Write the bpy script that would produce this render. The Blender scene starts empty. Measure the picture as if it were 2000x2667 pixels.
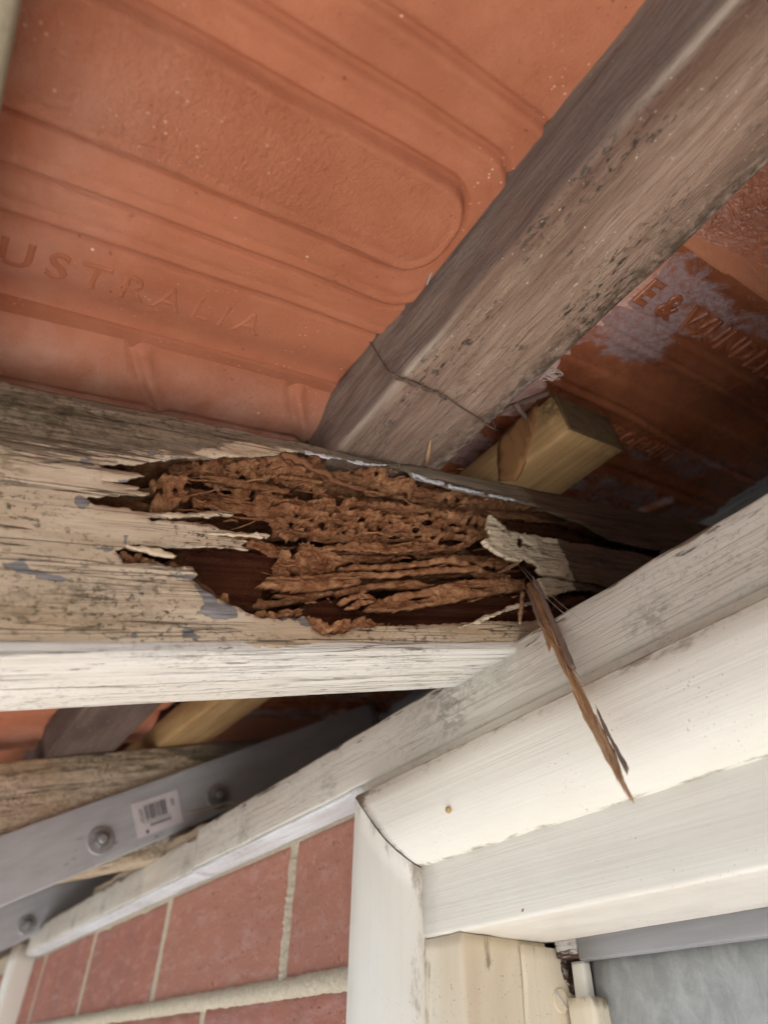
import bpy, math, random
import numpy as np
from mathutils import Matrix, Vector, noise as mnoise
from mathutils.geometry import delaunay_2d_cdt

random.seed(7); np.random.seed(7)
SC = bpy.context.scene
COL = SC.collection
ZC = 2.0                                   # height of the camera above the ground

# ------------------------------------------------------------------ camera
RC = np.array([[0.5560563487635231, 0.830993118901601, 0.015867367077401988],
               [0.5268042728395055, -0.3671472419505391, 0.7666030008069056],
               [0.6428674786593417, -0.4179154688047596, -0.6419252805552051]])
FPX = 1758.79
cam = bpy.data.cameras.new('camera'); camo = bpy.data.objects.new('camera', cam); COL.objects.link(camo)
mw = Matrix.Identity(4)
for c in range(3):
    for r in range(3):
        mw[r][c] = RC[c, r]
mw[0][3], mw[1][3], mw[2][3] = 0, 0, ZC
camo.matrix_world = mw
cam.sensor_width = 36; cam.sensor_fit = 'AUTO'; cam.lens = 36 * FPX / 2667.0
cam.clip_start = 0.01; cam.clip_end = 400
cam.dof.use_dof = True; cam.dof.focus_distance = 0.285; cam.dof.aperture_fstop = 9.5
SC.camera = camo

# ------------------------------------------------------------------ world, sun, exposure
SUN_EL, SUN_AZ = math.radians(60), math.radians(205)      # azimuth clockwise from +Y
world = bpy.data.worlds.new('World'); SC.world = world; world.use_nodes = True
wn = world.node_tree.nodes; wn.clear()
sky = wn.new('ShaderNodeTexSky'); sky.sky_type = 'NISHITA'; sky.sun_disc = False
sky.sun_elevation = SUN_EL; sky.sun_rotation = SUN_AZ
bg = wn.new('ShaderNodeBackground'); bg.inputs['Strength'].default_value = 0.05
wo = wn.new('ShaderNodeOutputWorld')
world.node_tree.links.new(sky.outputs[0], bg.inputs[0]); world.node_tree.links.new(bg.outputs[0], wo.inputs[0])
sl = bpy.data.lights.new('sun', 'SUN'); sl.energy = 4.8; sl.angle = math.radians(0.53); sl.color = (1, 0.982, 0.955)
so = bpy.data.objects.new('sun', sl); COL.objects.link(so)
sd = Vector((math.sin(SUN_AZ) * math.cos(SUN_EL), math.cos(SUN_AZ) * math.cos(SUN_EL), math.sin(SUN_EL)))
so.rotation_euler = sd.to_track_quat('Z', 'Y').to_euler(); so.location = (0, -3, 6)
SC.view_settings.view_transform = 'Standard'; SC.view_settings.look = 'None'
SC.view_settings.exposure = 2.26; SC.view_settings.gamma = 1; SC.view_settings.use_curve_mapping = False
SC.cycles.use_denoising = True
SC.cycles.max_bounces = 10; SC.cycles.diffuse_bounces = 6

# ------------------------------------------------------------------ frames (metres, measured from the camera point)
PITCH = math.radians(17.83)
N = np.array([0, -math.sin(PITCH), math.cos(PITCH)])      # out of the roof plane
S = np.array([0, math.cos(PITCH), math.sin(PITCH)])       # up the slope, towards the house
X = np.array([1.0, 0, 0]); Y = np.array([0, 1.0, 0]); Z = np.array([0, 0, 1.0])

def ray(u, v):
    return RC.T @ np.array([u - 1000, 1333.5 - v, -FPX])
def on(u, v, n, h):                                       # where the line of sight meets a real plane of the building
    d = ray(u, v); return d * h / (d @ n)
def rf(x, s, h):
    return x * X + s * S + h * N
def sh(u, v, x=-.2):                                      # (s, h) on the plane of a rafter face
    p = on(u, v, X, x); return (p @ S, p @ N)

def nz(x, y, z=0.0):
    return mnoise.noise((x, y, z))
def fbm(x, y, z=0.0, o=4):
    a, f, t = 1.0, 1.0, 0.0
    for _ in range(o):
        t += a * mnoise.noise((x * f, y * f, z + 7.1 * f)); a *= .5; f *= 2.03
    return t
def sstep(a, b, x):
    t = np.clip((x - a) / (b - a), 0, 1); return t * t * (3 - 2 * t)

# ------------------------------------------------------------------ objects
def link(o):
    COL.objects.link(o); return o
def setp(o, label=None, cat=None, group=None, kind=None):
    if label: o['label'] = label
    if cat: o['category'] = cat; o['kind'] = 'thing'
    if group: o['group'] = group
    if kind: o['kind'] = kind
    return o
def thing(name, at, label, cat, group=None):
    o = bpy.data.objects.new(name, None); link(o); o.empty_display_size = .02
    o.location = (at[0], at[1], at[2] + ZC)
    return setp(o, label, cat, group)
def mesh(name, V, F, mat, parent=None, at=None, gc=None, attrs=None, smooth=False, label=None, flip=False):
    V = np.asarray(V, float)
    if parent is not None:
        base = np.array(parent.location) - np.array([0, 0, ZC]); p = parent.parent
        while p is not None:
            base = base + np.array(p.location); p = p.parent
    else:
        base = np.asarray(at if at is not None else V.mean(0), float)
    me = bpy.data.meshes.new(name)
    if flip: F = [tuple(reversed(f)) for f in F]
    me.from_pydata((V - base).tolist(), [], [tuple(int(i) for i in f) for f in F])
    if gc is not None:
        a = me.attributes.new('gc', 'FLOAT_VECTOR', 'POINT'); a.data.foreach_set('vector', np.asarray(gc, np.float32).ravel())
    else:
        a = me.attributes.new('gc', 'FLOAT_VECTOR', 'POINT'); a.data.foreach_set('vector', V.astype(np.float32).ravel())
    for k, v in (attrs or {}).items():
        a = me.attributes.new(k, 'FLOAT', 'POINT'); a.data.foreach_set('value', np.asarray(v, np.float32))
    me.materials.append(mat)
    if smooth: me.polygons.foreach_set('use_smooth', [True] * len(me.polygons))
    me.update()
    o = bpy.data.objects.new(name, me); link(o)
    if parent is not None: o.parent = parent
    else: o.location = (base[0], base[1], base[2] + ZC)
    if label: o['label'] = label
    return o
def copy_tree(o, parent=None):
    c = o.copy(); link(c); c.parent = parent
    for ch in [k for k in o.children]: copy_tree(ch, c)
    return c

# ------------------------------------------------------------------ materials
class MB:
    def __init__(s, name, rough=.8, spec=.3):
        s.m = bpy.data.materials.new(name); s.m.use_nodes = True
        s.t = s.m.node_tree; s.n = s.t.nodes
        s.b = s.n['Principled BSDF']
        s.b.inputs['Roughness'].default_value = rough
        s.b.inputs['Specular IOR Level'].default_value = spec
        a = s.n.new('ShaderNodeAttribute'); a.attribute_name = 'gc'; s.gc = a.outputs['Vector']
    def L(s, a, b): s.t.links.new(a, b)
    def put(s, sock, v):
        if isinstance(v, (int, float)): sock.default_value = v
        elif isinstance(v, (tuple, list)): sock.default_value = tuple(v) + ((1,) if len(v) == 3 and len(sock.default_value) == 4 else ())
        else: s.L(v, sock)
    def attr(s, name):
        a = s.n.new('ShaderNodeAttribute'); a.attribute_name = name; return a.outputs['Fac']
    def map(s, scale, off=(0, 0, 0)):
        m = s.n.new('ShaderNodeMapping'); s.L(s.gc, m.inputs[0]); m.inputs['Scale'].default_value = scale; m.inputs['Location'].default_value = off
        return m.outputs[0]
    def noise(s, scale, det=5, rough=.55, dist=0., off=(0, 0, 0)):
        if isinstance(scale, (int, float)): scale = (scale,) * 3
        t = s.n.new('ShaderNodeTexNoise'); s.L(s.map(scale, off), t.inputs['Vector'])
        t.inputs['Scale'].default_value = 1; t.inputs['Detail'].default_value = det
        t.inputs['Roughness'].default_value = rough; t.inputs['Distortion'].default_value = dist
        return t.outputs['Fac']
    def voro(s, scale, feat='F1', off=(0, 0, 0), rnd=1.0):
        if isinstance(scale, (int, float)): scale = (scale,) * 3
        t = s.n.new('ShaderNodeTexVoronoi'); t.feature = feat; s.L(s.map(scale, off), t.inputs['Vector'])
        t.inputs['Scale'].default_value = 1; t.inputs['Randomness'].default_value = rnd
        return t.outputs['Distance']
    def ramp(s, f, a, b, va=0., vb=1.):
        r = s.n.new('ShaderNodeMapRange'); r.interpolation_type = 'SMOOTHSTEP'
        s.put(r.inputs['Value'], f); r.inputs['From Min'].default_value = a; r.inputs['From Max'].default_value = b
        r.inputs['To Min'].default_value = va; r.inputs['To Max'].default_value = vb
        return r.outputs[0]
    def math(s, op, a, b=0.):
        m = s.n.new('ShaderNodeMath'); m.operation = op; s.put(m.inputs[0], a); s.put(m.inputs[1], b); return m.outputs[0]
    def mix(s, f, a, b, mode='MIX'):
        m = s.n.new('ShaderNodeMix'); m.data_type = 'RGBA'; m.blend_type = mode
        s.put(m.inputs[0], f); s.put(m.inputs[6], a); s.put(m.inputs[7], b); return m.outputs[2]
    def bump(s, h, dist, strength=1., nrm=None):
        b = s.n.new('ShaderNodeBump'); b.inputs['Strength'].default_value = strength; b.inputs['Distance'].default_value = dist
        s.L(h, b.inputs['Height'])
        if nrm is not None: s.L(nrm, b.inputs['Normal'])
        return b.outputs[0]
    def done(s, col=None, nrm=None, rough=None):
        if col is not None: s.put(s.b.inputs['Base Color'], col)
        if nrm is not None: s.L(nrm, s.b.inputs['Normal'])
        if rough is not None: s.put(s.b.inputs['Roughness'], rough)
        return s.m

def crack_mask(m, along, across, width, off, mask_lo=.45, mask_hi=.6):
    n = m.noise((along, across, across), 3, .5, .25, off)
    line = m.ramp(m.math('ABSOLUTE', m.math('SUBTRACT', n, .5)), 0, width, 1, 0)
    msk = m.ramp(m.noise((along * 1.3, across * .25, across * .25), 2, .5, 0, (off[0] + 3, 5, 1)), mask_lo, mask_hi)
    return m.math('MULTIPLY', line, msk)

def mat_paint(name, base, dirt, dirt_amt=.5, mold=.5, crack=.8, wornc=(.31, .245, .175), rough=.62, grain=.00035, bare_noise=.0):
    m = MB(name, rough, .3)
    big = m.noise((9, 30, 30), 4, .6, .2)
    col = m.mix(m.math('MULTIPLY', m.ramp(big, .38, .68), dirt_amt), base, dirt)
    streak = m.noise((14, 160, 160), 5, .6, .1, (2, 1, 0))
    col = m.mix(m.ramp(streak, .45, .75, 0, .35 * dirt_amt + .08), col, tuple(c * .72 for c in dirt))
    # worn off, weathered wood
    worn = m.attr('worn')
    wn_ = m.math('ADD', worn, m.ramp(m.noise((35, 190, 190), 6, .65, .2, (4, 2, 9)), .25, .75, -.45, .45))
    wnf = m.ramp(wn_, .42, .62)
    wcol = m.mix(m.ramp(m.noise((22, 420, 420), 5, .6), .3, .7), wornc, tuple(c * .5 for c in wornc))
    wcol = m.mix(m.attr('brown'), wcol, m.mix(m.ramp(m.noise((22, 420, 420), 5, .6, 0, (7, 7, 7)), .3, .7), (.17, .095, .06), (.095, .052, .035)))
    col = m.mix(wnf, col, wcol)
    # mould specks
    mm = m.math('MULTIPLY', m.ramp(m.noise((360, 520, 520), 4, .65, .3, (1, 7, 3)), .50, .66),
                m.ramp(m.noise((18, 36, 36), 4, .6, .3, (8, 8, 2)), .40, .62))
    col = m.mix(m.math('MULTIPLY', mm, mold), col, (.075, .062, .035))
    big_m = m.attr('mould')
    mb = m.math('MULTIPLY', big_m, m.ramp(m.noise((170, 300, 300), 5, .72, .4, (3, 3, 3)), .40, .62))
    col = m.mix(mb, col, (.075, .062, .033))
    # bare grey patches
    bare = m.attr('bare')
    bf = m.ramp(m.math('ADD', bare, m.ramp(m.noise((120, 260, 260), 5, .65, .2, (6, 1, 1)), .2, .8, -.38, .38)), .46, .54)
    if bare_noise > 0:
        bn = m.ramp(m.noise((60, 330, 330), 5, .6, .3, (2, 9, 4)), .66 - bare_noise * .1, .68)
        bf = m.math('MAXIMUM', bf, m.math('MULTIPLY', bn, .9))
    gcol = m.mix(m.ramp(m.noise((60, 700, 700), 4, .6), .35, .65), (.19, .18, .175), (.34, .33, .33))
    col = m.mix(bf, col, gcol)
    c1 = crack_mask(m, 5, 210, .012, (0, 3, 1)); c2 = crack_mask(m, 11, 420, .02, (5, 0, 2), .5, .62)
    c3 = crack_mask(m, 2.2, 105, .0055, (9, 4, 7), .40, .52)
    cr = m.math('MULTIPLY', m.math('MAXIMUM', m.math('MAXIMUM', c1, c3), m.math('MULTIPLY', c2, .7)), crack)
    col = m.mix(m.math('MULTIPLY', cr, .7), col, (.13, .095, .062))
    h = m.noise((30, 520, 520), 6, .65, .2, (1, 1, 1))
    n1 = m.bump(h, grain, .8)
    h2 = m.math('ADD', m.math('MULTIPLY', cr, -1.), m.math('MULTIPLY', m.math('MAXIMUM', bf, wnf), -.35))
    n2 = m.bump(h2, .0016, 1., n1)
    n3 = m.bump(m.noise((220, 320, 320), 3, .6), .00022, .7, n2)
    return m.done(col, n3, m.ramp(bf, 0, 1, rough, .85))

def mat_gloss_paint(name, base, dirt, dust=.35):
    m = MB(name, .38, .4)
    col = m.mix(m.ramp(m.noise((6, 14, 14), 4, .6, .3), .42, .7, 0, dust), base, dirt)
    br = m.noise((5, 420, 420), 4, .65)
    col = m.mix(m.ramp(br, .45, .75, 0, .08), col, tuple(c * .8 for c in dirt))
    sp = m.math('MULTIPLY', m.ramp(m.noise((900, 1100, 1100), 2, .5), .67, .74), m.ramp(m.noise((25, 25, 25), 3, .6, 0, (2, 2, 2)), .45, .65))
    col = m.mix(m.math('MULTIPLY', sp, .75), col, (.16, .11, .06))
    rs = m.math('MULTIPLY', m.ramp(m.noise((130, 130, 130), 3, .6, 0, (5, 1, 7)), .775, .80), 1.)
    col = m.mix(rs, col, (.33, .15, .05))
    crk = m.attr('grime')
    gf = m.ramp(m.math('ADD', crk, m.ramp(m.noise((60, 200, 200), 5, .7, 0, (3, 1, 1)), .2, .8, -.4, .4)), .4, .9)
    col = m.mix(m.math('MULTIPLY', gf, .8), col, (.2, .145, .085))
    n1 = m.bump(br, .00025, .9)
    n2 = m.bump(m.noise((38, 60, 60), 4, .55), .0006, .5, n1)
    return m.done(col, n2, m.ramp(m.noise((40, 90, 90), 4, .6), .3, .7, .33, .55))

def mat_wood(name, c1, c2, c3, spots=0., along=14, rough=.85, knots=False, bump=.0006):
    m = MB(name, rough, .2)
    g = m.noise((along, 260, 260), 6, .65, .3)
    col = m.mix(m.ramp(g, .3, .7), c1, c2)
    col = m.mix(m.ramp(m.noise((5, 22, 22), 4, .6, .2, (7, 2, 4)), .42, .7), col, c3)
    fine = m.noise((70, 900, 900), 5, .7, .3, (1, 4, 1))
    col = m.mix(m.ramp(fine, .52, .75, 0, .55), col, tuple(c * .35 for c in c1))
    if spots > 0:
        sp = m.math('MULTIPLY', m.ramp(m.noise((230, 480, 480), 4, .68, .4, (9, 1, 3)), .50, .66),
                    m.ramp(m.noise((18, 40, 40), 3, .6, 0, (3, 6, 1)), .42, .64))
        col = m.mix(m.math('MULTIPLY', sp, spots), col, (.035, .03, .024))
        wsp = m.math('MULTIPLY', m.ramp(m.noise((420, 520, 520), 2, .5, 0, (2, 8, 5)), .715, .75), .8)
        col = m.mix(wsp, col, (.62, .56, .47))
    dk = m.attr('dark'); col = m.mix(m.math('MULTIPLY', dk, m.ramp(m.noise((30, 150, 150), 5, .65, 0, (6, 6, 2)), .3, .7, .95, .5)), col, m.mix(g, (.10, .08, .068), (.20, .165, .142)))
    edge = m.attr('edge')
    ef = m.math('MULTIPLY', edge, m.ramp(m.noise((30, 220, 220), 5, .6, 0, (4, 4, 8)), .3, .7, .25, 1.))
    col = m.mix(ef, col, (.42, .37, .3))
    mo = m.math('MULTIPLY', m.attr('mould'), m.ramp(m.noise((130, 190, 190), 5, .7, .4, (3, 3, 3)), .36, .6))
    col = m.mix(mo, col, (.035, .026, .014))
    n1 = m.bump(g, bump, .9); n2 = m.bump(fine, bump * .45, .9, n1)
    return m.done(col, n2)

def mat_carton(name, c1, c2, c3, fine=1.):
    m = MB(name, .95, .08)
    g = m.noise(170, 6, .7, .4); g2 = m.noise((90, 700, 700), 5, .65, .2, (3, 1, 1)); gr = m.noise(850, 4, .65, 0, (1, 5, 2))
    col = m.mix(m.ramp(g, .32, .66), c1, c2)
    col = m.mix(m.ramp(g2, .5, .72, 0, .6), col, c3)
    col = m.mix(m.ramp(gr, .54, .74, 0, .35), col, tuple(c * .45 for c in c1))
    col = m.mix(m.ramp(gr, .3, .42, .35, 0), col, tuple(min(1, c * 1.5) for c in c2))
    wood = m.attr('wood')  # real red wood, plus shade painted into recesses and far strips
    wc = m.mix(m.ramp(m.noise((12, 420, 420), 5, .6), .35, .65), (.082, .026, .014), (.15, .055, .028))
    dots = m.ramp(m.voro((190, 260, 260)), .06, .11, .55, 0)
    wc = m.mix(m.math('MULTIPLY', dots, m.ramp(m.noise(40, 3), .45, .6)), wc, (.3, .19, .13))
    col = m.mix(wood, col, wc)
    n1 = m.bump(g, .0024 * fine, 1.); n2 = m.bump(gr, .0013 * fine, 1., m.bump(g2, .0012, .9, n1))
    return m.done(col, n2, m.ramp(wood, 0, 1, .95, .6))

def mat_tile(name):
    m = MB(name, .82, .25)
    col = m.mix(m.ramp(m.noise((9, 6, 9), 4, .6, .3), .35, .7), (.43, .158, .082), (.32, .108, .054))
    col = m.mix(m.ramp(m.noise((60, 40, 60), 5, .65, .2, (2, 1, 0)), .4, .75, 0, .5), col, (.47, .19, .105))
    bl = m.attr('bloom_sheen')
    col = m.mix(m.math('MULTIPLY', bl, m.ramp(m.noise((40, 40, 40), 5, .65, .2, (5, 1, 2)), .3, .7, .15, .75)), col, (.60, .34, .25))
    rg = m.attr('rough')
    hr = m.noise((330, 420, 330), 5, .7, .2, (1, 7, 1))
    # light grit and dark pores
    v = m.voro((150, 150, 150), 'F1', (3, 1, 0))
    gritmask = m.ramp(m.noise((150, 150, 150), 2, .5, 0, (5, 8, 1)), .60, .70)
    grit = m.math('MULTIPLY', m.ramp(v, .07, .11, .9, 0), gritmask)
    v2 = m.voro((330, 330, 330), 'F1', (7, 1, 0))
    grit2 = m.math('MULTIPLY', m.ramp(v2, .12, .2, .5, 0), m.ramp(m.noise((22, 22, 22), 3, .6, 0, (5, 3, 1)), .52, .72))
    col = m.mix(m.math('MAXIMUM', grit, grit2), col, (.80, .56, .43))
    pore = m.math('MULTIPLY', m.ramp(m.noise((420, 300, 420), 4, .65, .5, (8, 1, 4)), .64, .72, 0, .75), m.ramp(m.noise((20, 26, 20), 3, .6, 0, (1, 3, 6)), .5, .66))
    col = m.mix(pore, col, (.14, .045, .02))
    n1 = m.bump(hr, .0016, m.ramp(rg, 0, 1, .35, 1.) if False else .8)
    b = n1.node; s_ = m.ramp(rg, 0, 1, .15, .9); m.L(s_, b.inputs['Strength'])
    pim = m.ramp(m.noise(520, 3, .6, 0, (2, 6, 6)), .56, .70)
    n1 = m.bump(pim, .0005, .35, n1)
    n2 = m.bump(m.noise((900, 900, 900), 4, .7), .0004, .7, n1)
    n3 = m.bump(m.math('MULTIPLY', pore, -1.), .0005, .8, n2)
    return m.done(col, n3, .85)

def mat_glaze(name):
    m = MB(name, .25, .8)
    col = m.mix(m.ramp(m.noise((9, 5, 9), 5, .6, .4), .35, .65), (.25, .076, .034), (.44, .148, .064))
    col = m.mix(m.ramp(m.noise((60, 30, 60), 5, .65, .2, (2, 1, 0)), .5, .75, 0, .6), col, (.50, .19, .09))
    wf = m.ramp(m.math('ADD', m.attr('bloom_sheen'), m.ramp(m.noise((55, 38, 55), 6, .72, .5, (3, 2, 6)), .2, .8, -.55, .55)), .38, .70)  # pale lilac sheen painted into the colour in place of reflections
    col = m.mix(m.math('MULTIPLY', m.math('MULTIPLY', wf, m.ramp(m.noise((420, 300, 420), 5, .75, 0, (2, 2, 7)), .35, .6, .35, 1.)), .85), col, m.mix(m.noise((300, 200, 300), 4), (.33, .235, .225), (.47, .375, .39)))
    mt = m.ramp(m.attr('matte'), .3, .7)
    col = m.mix(mt, col, (.46, .165, .075))
    n1 = m.bump(m.noise((160, 110, 160), 5, .6, .3), .0014, .6)
    n2 = m.bump(m.noise((620, 420, 620), 3, .6), .0004, .6, n1)
    r = m.ramp(m.noise((60, 40, 60), 5, .6, .2, (4, 4, 1)), .35, .65, .12, .36)
    r = m.math('MAXIMUM', r, m.math('MULTIPLY', mt, .85))
    return m.done(col, n2, r)

def mat_brick(name):
    m = MB(name, .88, .2)
    oi = m.n.new('ShaderNodeObjectInfo')
    col = m.mix(m.ramp(m.noise((14, 14, 30), 4, .6, .3), .35, .7), (.44, .185, .135), (.36, .16, .125))
    col = m.mix(m.ramp(oi.outputs['Random'], .2, .9, 0, .5), col, (.49, .235, .165))
    v = m.voro((160, 160, 160)); col = m.mix(m.math('MULTIPLY', m.ramp(v, .08, .14, 1, 0), m.ramp(m.noise(60, 2, .5, 0, (3, 3, 3)), .52, .6)), col, (.6, .4, .33))
    col = m.mix(m.ramp(m.noise((30, 60, 110), 6, .7, .3, (9, 2, 1)), .46, .7, 0, .55), col, (.56, .35, .30))
    ck = m.voro((20, 20, 26), 'DISTANCE_TO_EDGE', (2, 2, 1))
    cm = m.math('MULTIPLY', m.ramp(ck, .004, .012, 1, 0), m.ramp(m.noise((9, 9, 9), 2, .5, 0, (1, 9, 1)), .64, .70))
    col = m.mix(cm, col, (.12, .05, .035))
    pit = m.ramp(m.noise(260, 4, .65, 0, (4, 8, 8)), .60, .70); col = m.mix(m.math('MULTIPLY', pit, .6), col, (.17, .06, .04))
    n1 = m.bump(m.noise(420, 5, .7), .0013, .9, m.bump(m.math('MULTIPLY', pit, -1.), .0012, .8)); n2 = m.bump(m.math('MULTIPLY', cm, -1.), .0008, .8, n1)
    return m.done(col, n2)

def mat_plain(name, c1, c2, scale, rough=.8, spec=.3, metal=0., bump=.0004, det=5):
    m = MB(name, rough, spec); m.b.inputs['Metallic'].default_value = metal
    nn = m.noise(scale, det, .65, .2)
    return m.done(m.mix(m.ramp(nn, .32, .68), c1, c2), m.bump(nn, bump, .8))

CREAM = (.68, .56, .42)
M_side = mat_paint('old_cream_paint', CREAM, (.45, .325, .19), .85, .95, 1.2, grain=.0006)
M_trimold = mat_paint('flaking_cream_paint', (.73, .61, .44), (.5, .38, .25), .35, .35, 1., grain=.0004)
M_under = mat_paint('old_white_paint', (.78, .765, .705), (.66, .60, .50), .45, .35, .55, bare_noise=.2, grain=.0013)
M_trim = mat_paint('trim_paint', (.68, .645, .57), (.55, .49, .415), .45, .3, .12, grain=.00022)
M_lip = mat_paint('blue_lit_white_paint', (.74, .77, .80), (.5, .47, .44), .5, .4, .3)  # bluish light on the trim underside put into the paint; flakes share it
M_win = mat_gloss_paint('window_paint', (.78, .745, .665), (.66, .595, .485), .5)
M_winb = mat_gloss_paint('window_paint_yellowed', (.80, .71, .56), (.62, .48, .31), .6)
M_batten = mat_wood('weathered_batten', (.28, .178, .125), (.41, .295, .215), (.17, .10, .07), 1., 42, bump=.0017)
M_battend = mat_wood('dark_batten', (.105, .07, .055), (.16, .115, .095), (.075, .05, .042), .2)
M_pine = mat_wood('raw_pine', (.44, .28, .125), (.31, .18, .075), (.22, .115, .048), .0, 9, .75, bump=.0003)
M_pinee = mat_wood('pine_end', (.13, .085, .04), (.075, .048, .024), (.20, .13, .06), .0, 110)
M_red = mat_wood('red_heartwood', (.20, .085, .042), (.13, .05, .026), (.26, .12, .06), .0, 12, bump=.0008)
M_splint = mat_wood('splinter_wood', (.72, .49, .30), (.48, .27, .14), (.19, .08, .04), .2, 40, bump=.0016)
M_carton = mat_carton('termite_carton', (.31, .122, .055), (.66, .35, .175), (.14, .048, .022))
M_tile = mat_tile('terracotta'); M_glaze = mat_glaze('glazed_terracotta')
M_brick = mat_brick('red_brick')
M_mortar = mat_plain('mortar', (.62, .545, .42), (.50, .43, .32), 330, .95, .1, 0, .0020)
sm_ = MB('grey_steel_paint', .48, .4); cc_ = sm_.mix(sm_.ramp(sm_.noise((14, 60, 60), 5, .65, .2), .32, .68), (.46, .46, .468), (.37, .37, .378))
cc_ = sm_.mix(sm_.math('MULTIPLY', sm_.ramp(sm_.noise((60, 210, 210), 5, .7, .3, (3, 1, 8)), .60, .68), sm_.ramp(sm_.noise((9, 30, 30), 3, .6, 0, (5, 5, 1)), .5, .6)), cc_, (.09, .085, .08))
cc_ = sm_.mix(sm_.ramp(sm_.noise((25, 700, 700), 4, .6, 0, (1, 3, 3)), .55, .75, 0, .4), cc_, (.56, .56, .565))
M_steel = sm_.done(cc_, sm_.bump(sm_.noise((200, 400, 400), 4, .6), .0002, .6))
M_bolt = mat_plain('galvanised_bolt', (.42, .41, .41), (.32, .31, .31), 160, .42, .5, .4, .0002)
M_head = mat_plain('dull_bolt_head', (.24, .235, .235), (.17, .165, .165), 160, .5, .4, .4, .0002)
M_label = mat_plain('label_paper', (.66, .60, .60), (.58, .53, .53), 40, .6, .3, 0, .00005)
M_ink = mat_plain('label_ink', (.10, .095, .10), (.15, .14, .15), 90, .6, .3, 0, .00005)
M_wire = mat_plain('rusty_wire', (.13, .085, .065), (.22, .15, .115), 500, .8, .3, .25, .0009)
M_rust = mat_plain('rust', (.11, .05, .026), (.24, .12, .06), 330, .9, .2, .1, .0012)
M_ground = mat_plain('pale_bounce_slab', (.465, .468, .468), (.405, .408, .408), 6, .9, .2, 0, .002)
M_slab = mat_plain('plaster_ceiling', (.30, .28, .26), (.24, .22, .2), 8, .95, .1, 0, .0005)
M_web = mat_plain('cobweb', (.5, .46, .4), (.36, .32, .28), 200, .9, .1, 0, .0001)

gm = MB('obscure_glass', .3, .35)
gm.b.inputs['Transmission Weight'].default_value = .35
pat = gm.noise((120, 70, 70), 5, .7, .6)
gmk = gm.ramp(gm.noise((240, 240, 90), 4, .65, .4, (4, 4, 4)), .68, .72)
gm.done(gm.mix(gmk, gm.mix(gm.ramp(pat, .3, .7), (.40, .405, .395), (.60, .605, .59)), (.85, .86, .85)), gm.bump(gm.noise((260, 260, 260), 3, .5, .3), .0007, .5), gm.ramp(pat, .3, .7, .35, .55))
M_glass = gm.m

# ------------------------------------------------------------------ generic builders
def beam(name, O, A, B, C, ra, rb, rc, r, mat, parent=None, na=40, amp=.0004, label=None, attr_fn=None, smooth=True, seed=0., sag=None, fine=.006):
    """rounded bar along axis A (world vectors A,B,C); ranges along each axis; weathered surface"""
    b0, b1 = rb; c0, c1 = rc; prof = []
    for (cb, cc, t0) in ((b1 - r, c1 - r, 0), (b0 + r, c1 - r, 90), (b0 + r, c0 + r, 180), (b1 - r, c0 + r, 270)):
        for k in range(4):
            t = math.radians(t0 + 30 * k); prof.append((cb + r * math.cos(t), cc + r * math.sin(t)))
    P = []
    for i in range(len(prof)):
        p, q = np.array(prof[i]), np.array(prof[(i + 1) % len(prof)])
        m_ = max(1, int(np.linalg.norm(q - p) / fine))
        for k in range(m_): P.append(p + (q - p) * k / m_)
    P = np.array(P); n = len(P); V, G, F = [], [], []
    cen = np.array([(b0 + b1) / 2, (c0 + c1) / 2])
    for i in range(na + 1):
        a = ra[0] + (ra[1] - ra[0]) * i / na
        for p in P:
            d = p - cen; d = d / (np.linalg.norm(d) + 1e-9)
            k = amp * (fbm(a * 30 + seed, p[0] * 120, p[1] * 120 + seed, 3))
            q = p + d * k
            off = sag(a) if sag is not None else 0
            V.append(O + a * A + q[0] * B + (q[1] + off) * C); G.append((a + seed, p[0], p[1]))
    for i in range(na):
        for j in range(n):
            j2 = (j + 1) % n; F.append((i * n + j, i * n + j2, (i + 1) * n + j2, (i + 1) * n + j))
    F.append(tuple(range(n - 1, -1, -1))); F.append(tuple(na * n + j for j in range(n)))
    if np.dot(np.cross(A, B), C) < 0: F = [tuple(reversed(f)) for f in F]
    G = np.array(G); at = {}
    if attr_fn is not None: at = attr_fn(G)
    return mesh(name, V, F, mat, parent, O + (ra[0] + ra[1]) / 2 * A + b0 * B + c0 * C if parent is None else None, G, at, smooth, label)

def box(name, lo, hi, mat, parent=None, label=None, bev=.0015, O=None, A=X, B=Y, C=Z):
    O = np.zeros(3) if O is None else O
    return beam(name, O, A, B, C, (lo[0], hi[0]), (lo[1], hi[1]), (lo[2], hi[2]), bev, mat, parent, max(2, int((hi[0] - lo[0]) / .03)), .00015, label)

def in_poly(P, poly):
    P = np.asarray(P); x, y = P[:, 0], P[:, 1]; poly = np.asarray(poly); r = np.zeros(len(P), bool); j = len(poly) - 1
    for i in range(len(poly)):
        xi, yi = poly[i]; xj, yj = poly[j]
        c = ((yi > y) != (yj > y)) & (x < (xj - xi) * (y - yi) / (yj - yi + 1e-15) + xi)
        r ^= c; j = i
    return r

def jag_loop(poly, step, amp, seed=0., fr=1.):
    """resample a closed outline and roughen it"""
    out = []; poly = [np.array(p, float) for p in poly]
    for i in range(len(poly)):
        p, q = poly[i], poly[(i + 1) % len(poly)]
        L = np.linalg.norm(q - p); m_ = max(1, int(L / step)); t = (q - p) / (L + 1e-12); nn = np.array([-t[1], t[0]])
        for k in range(m_):
            z = p + (q - p) * k / m_
            w = fbm(z[0] * 260 * fr + seed, z[1] * 420 * fr, seed, 3) * amp
            out.append(z + nn * (w if (k or m_ == 1) else w * .5))
    return np.array(out)

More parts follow.
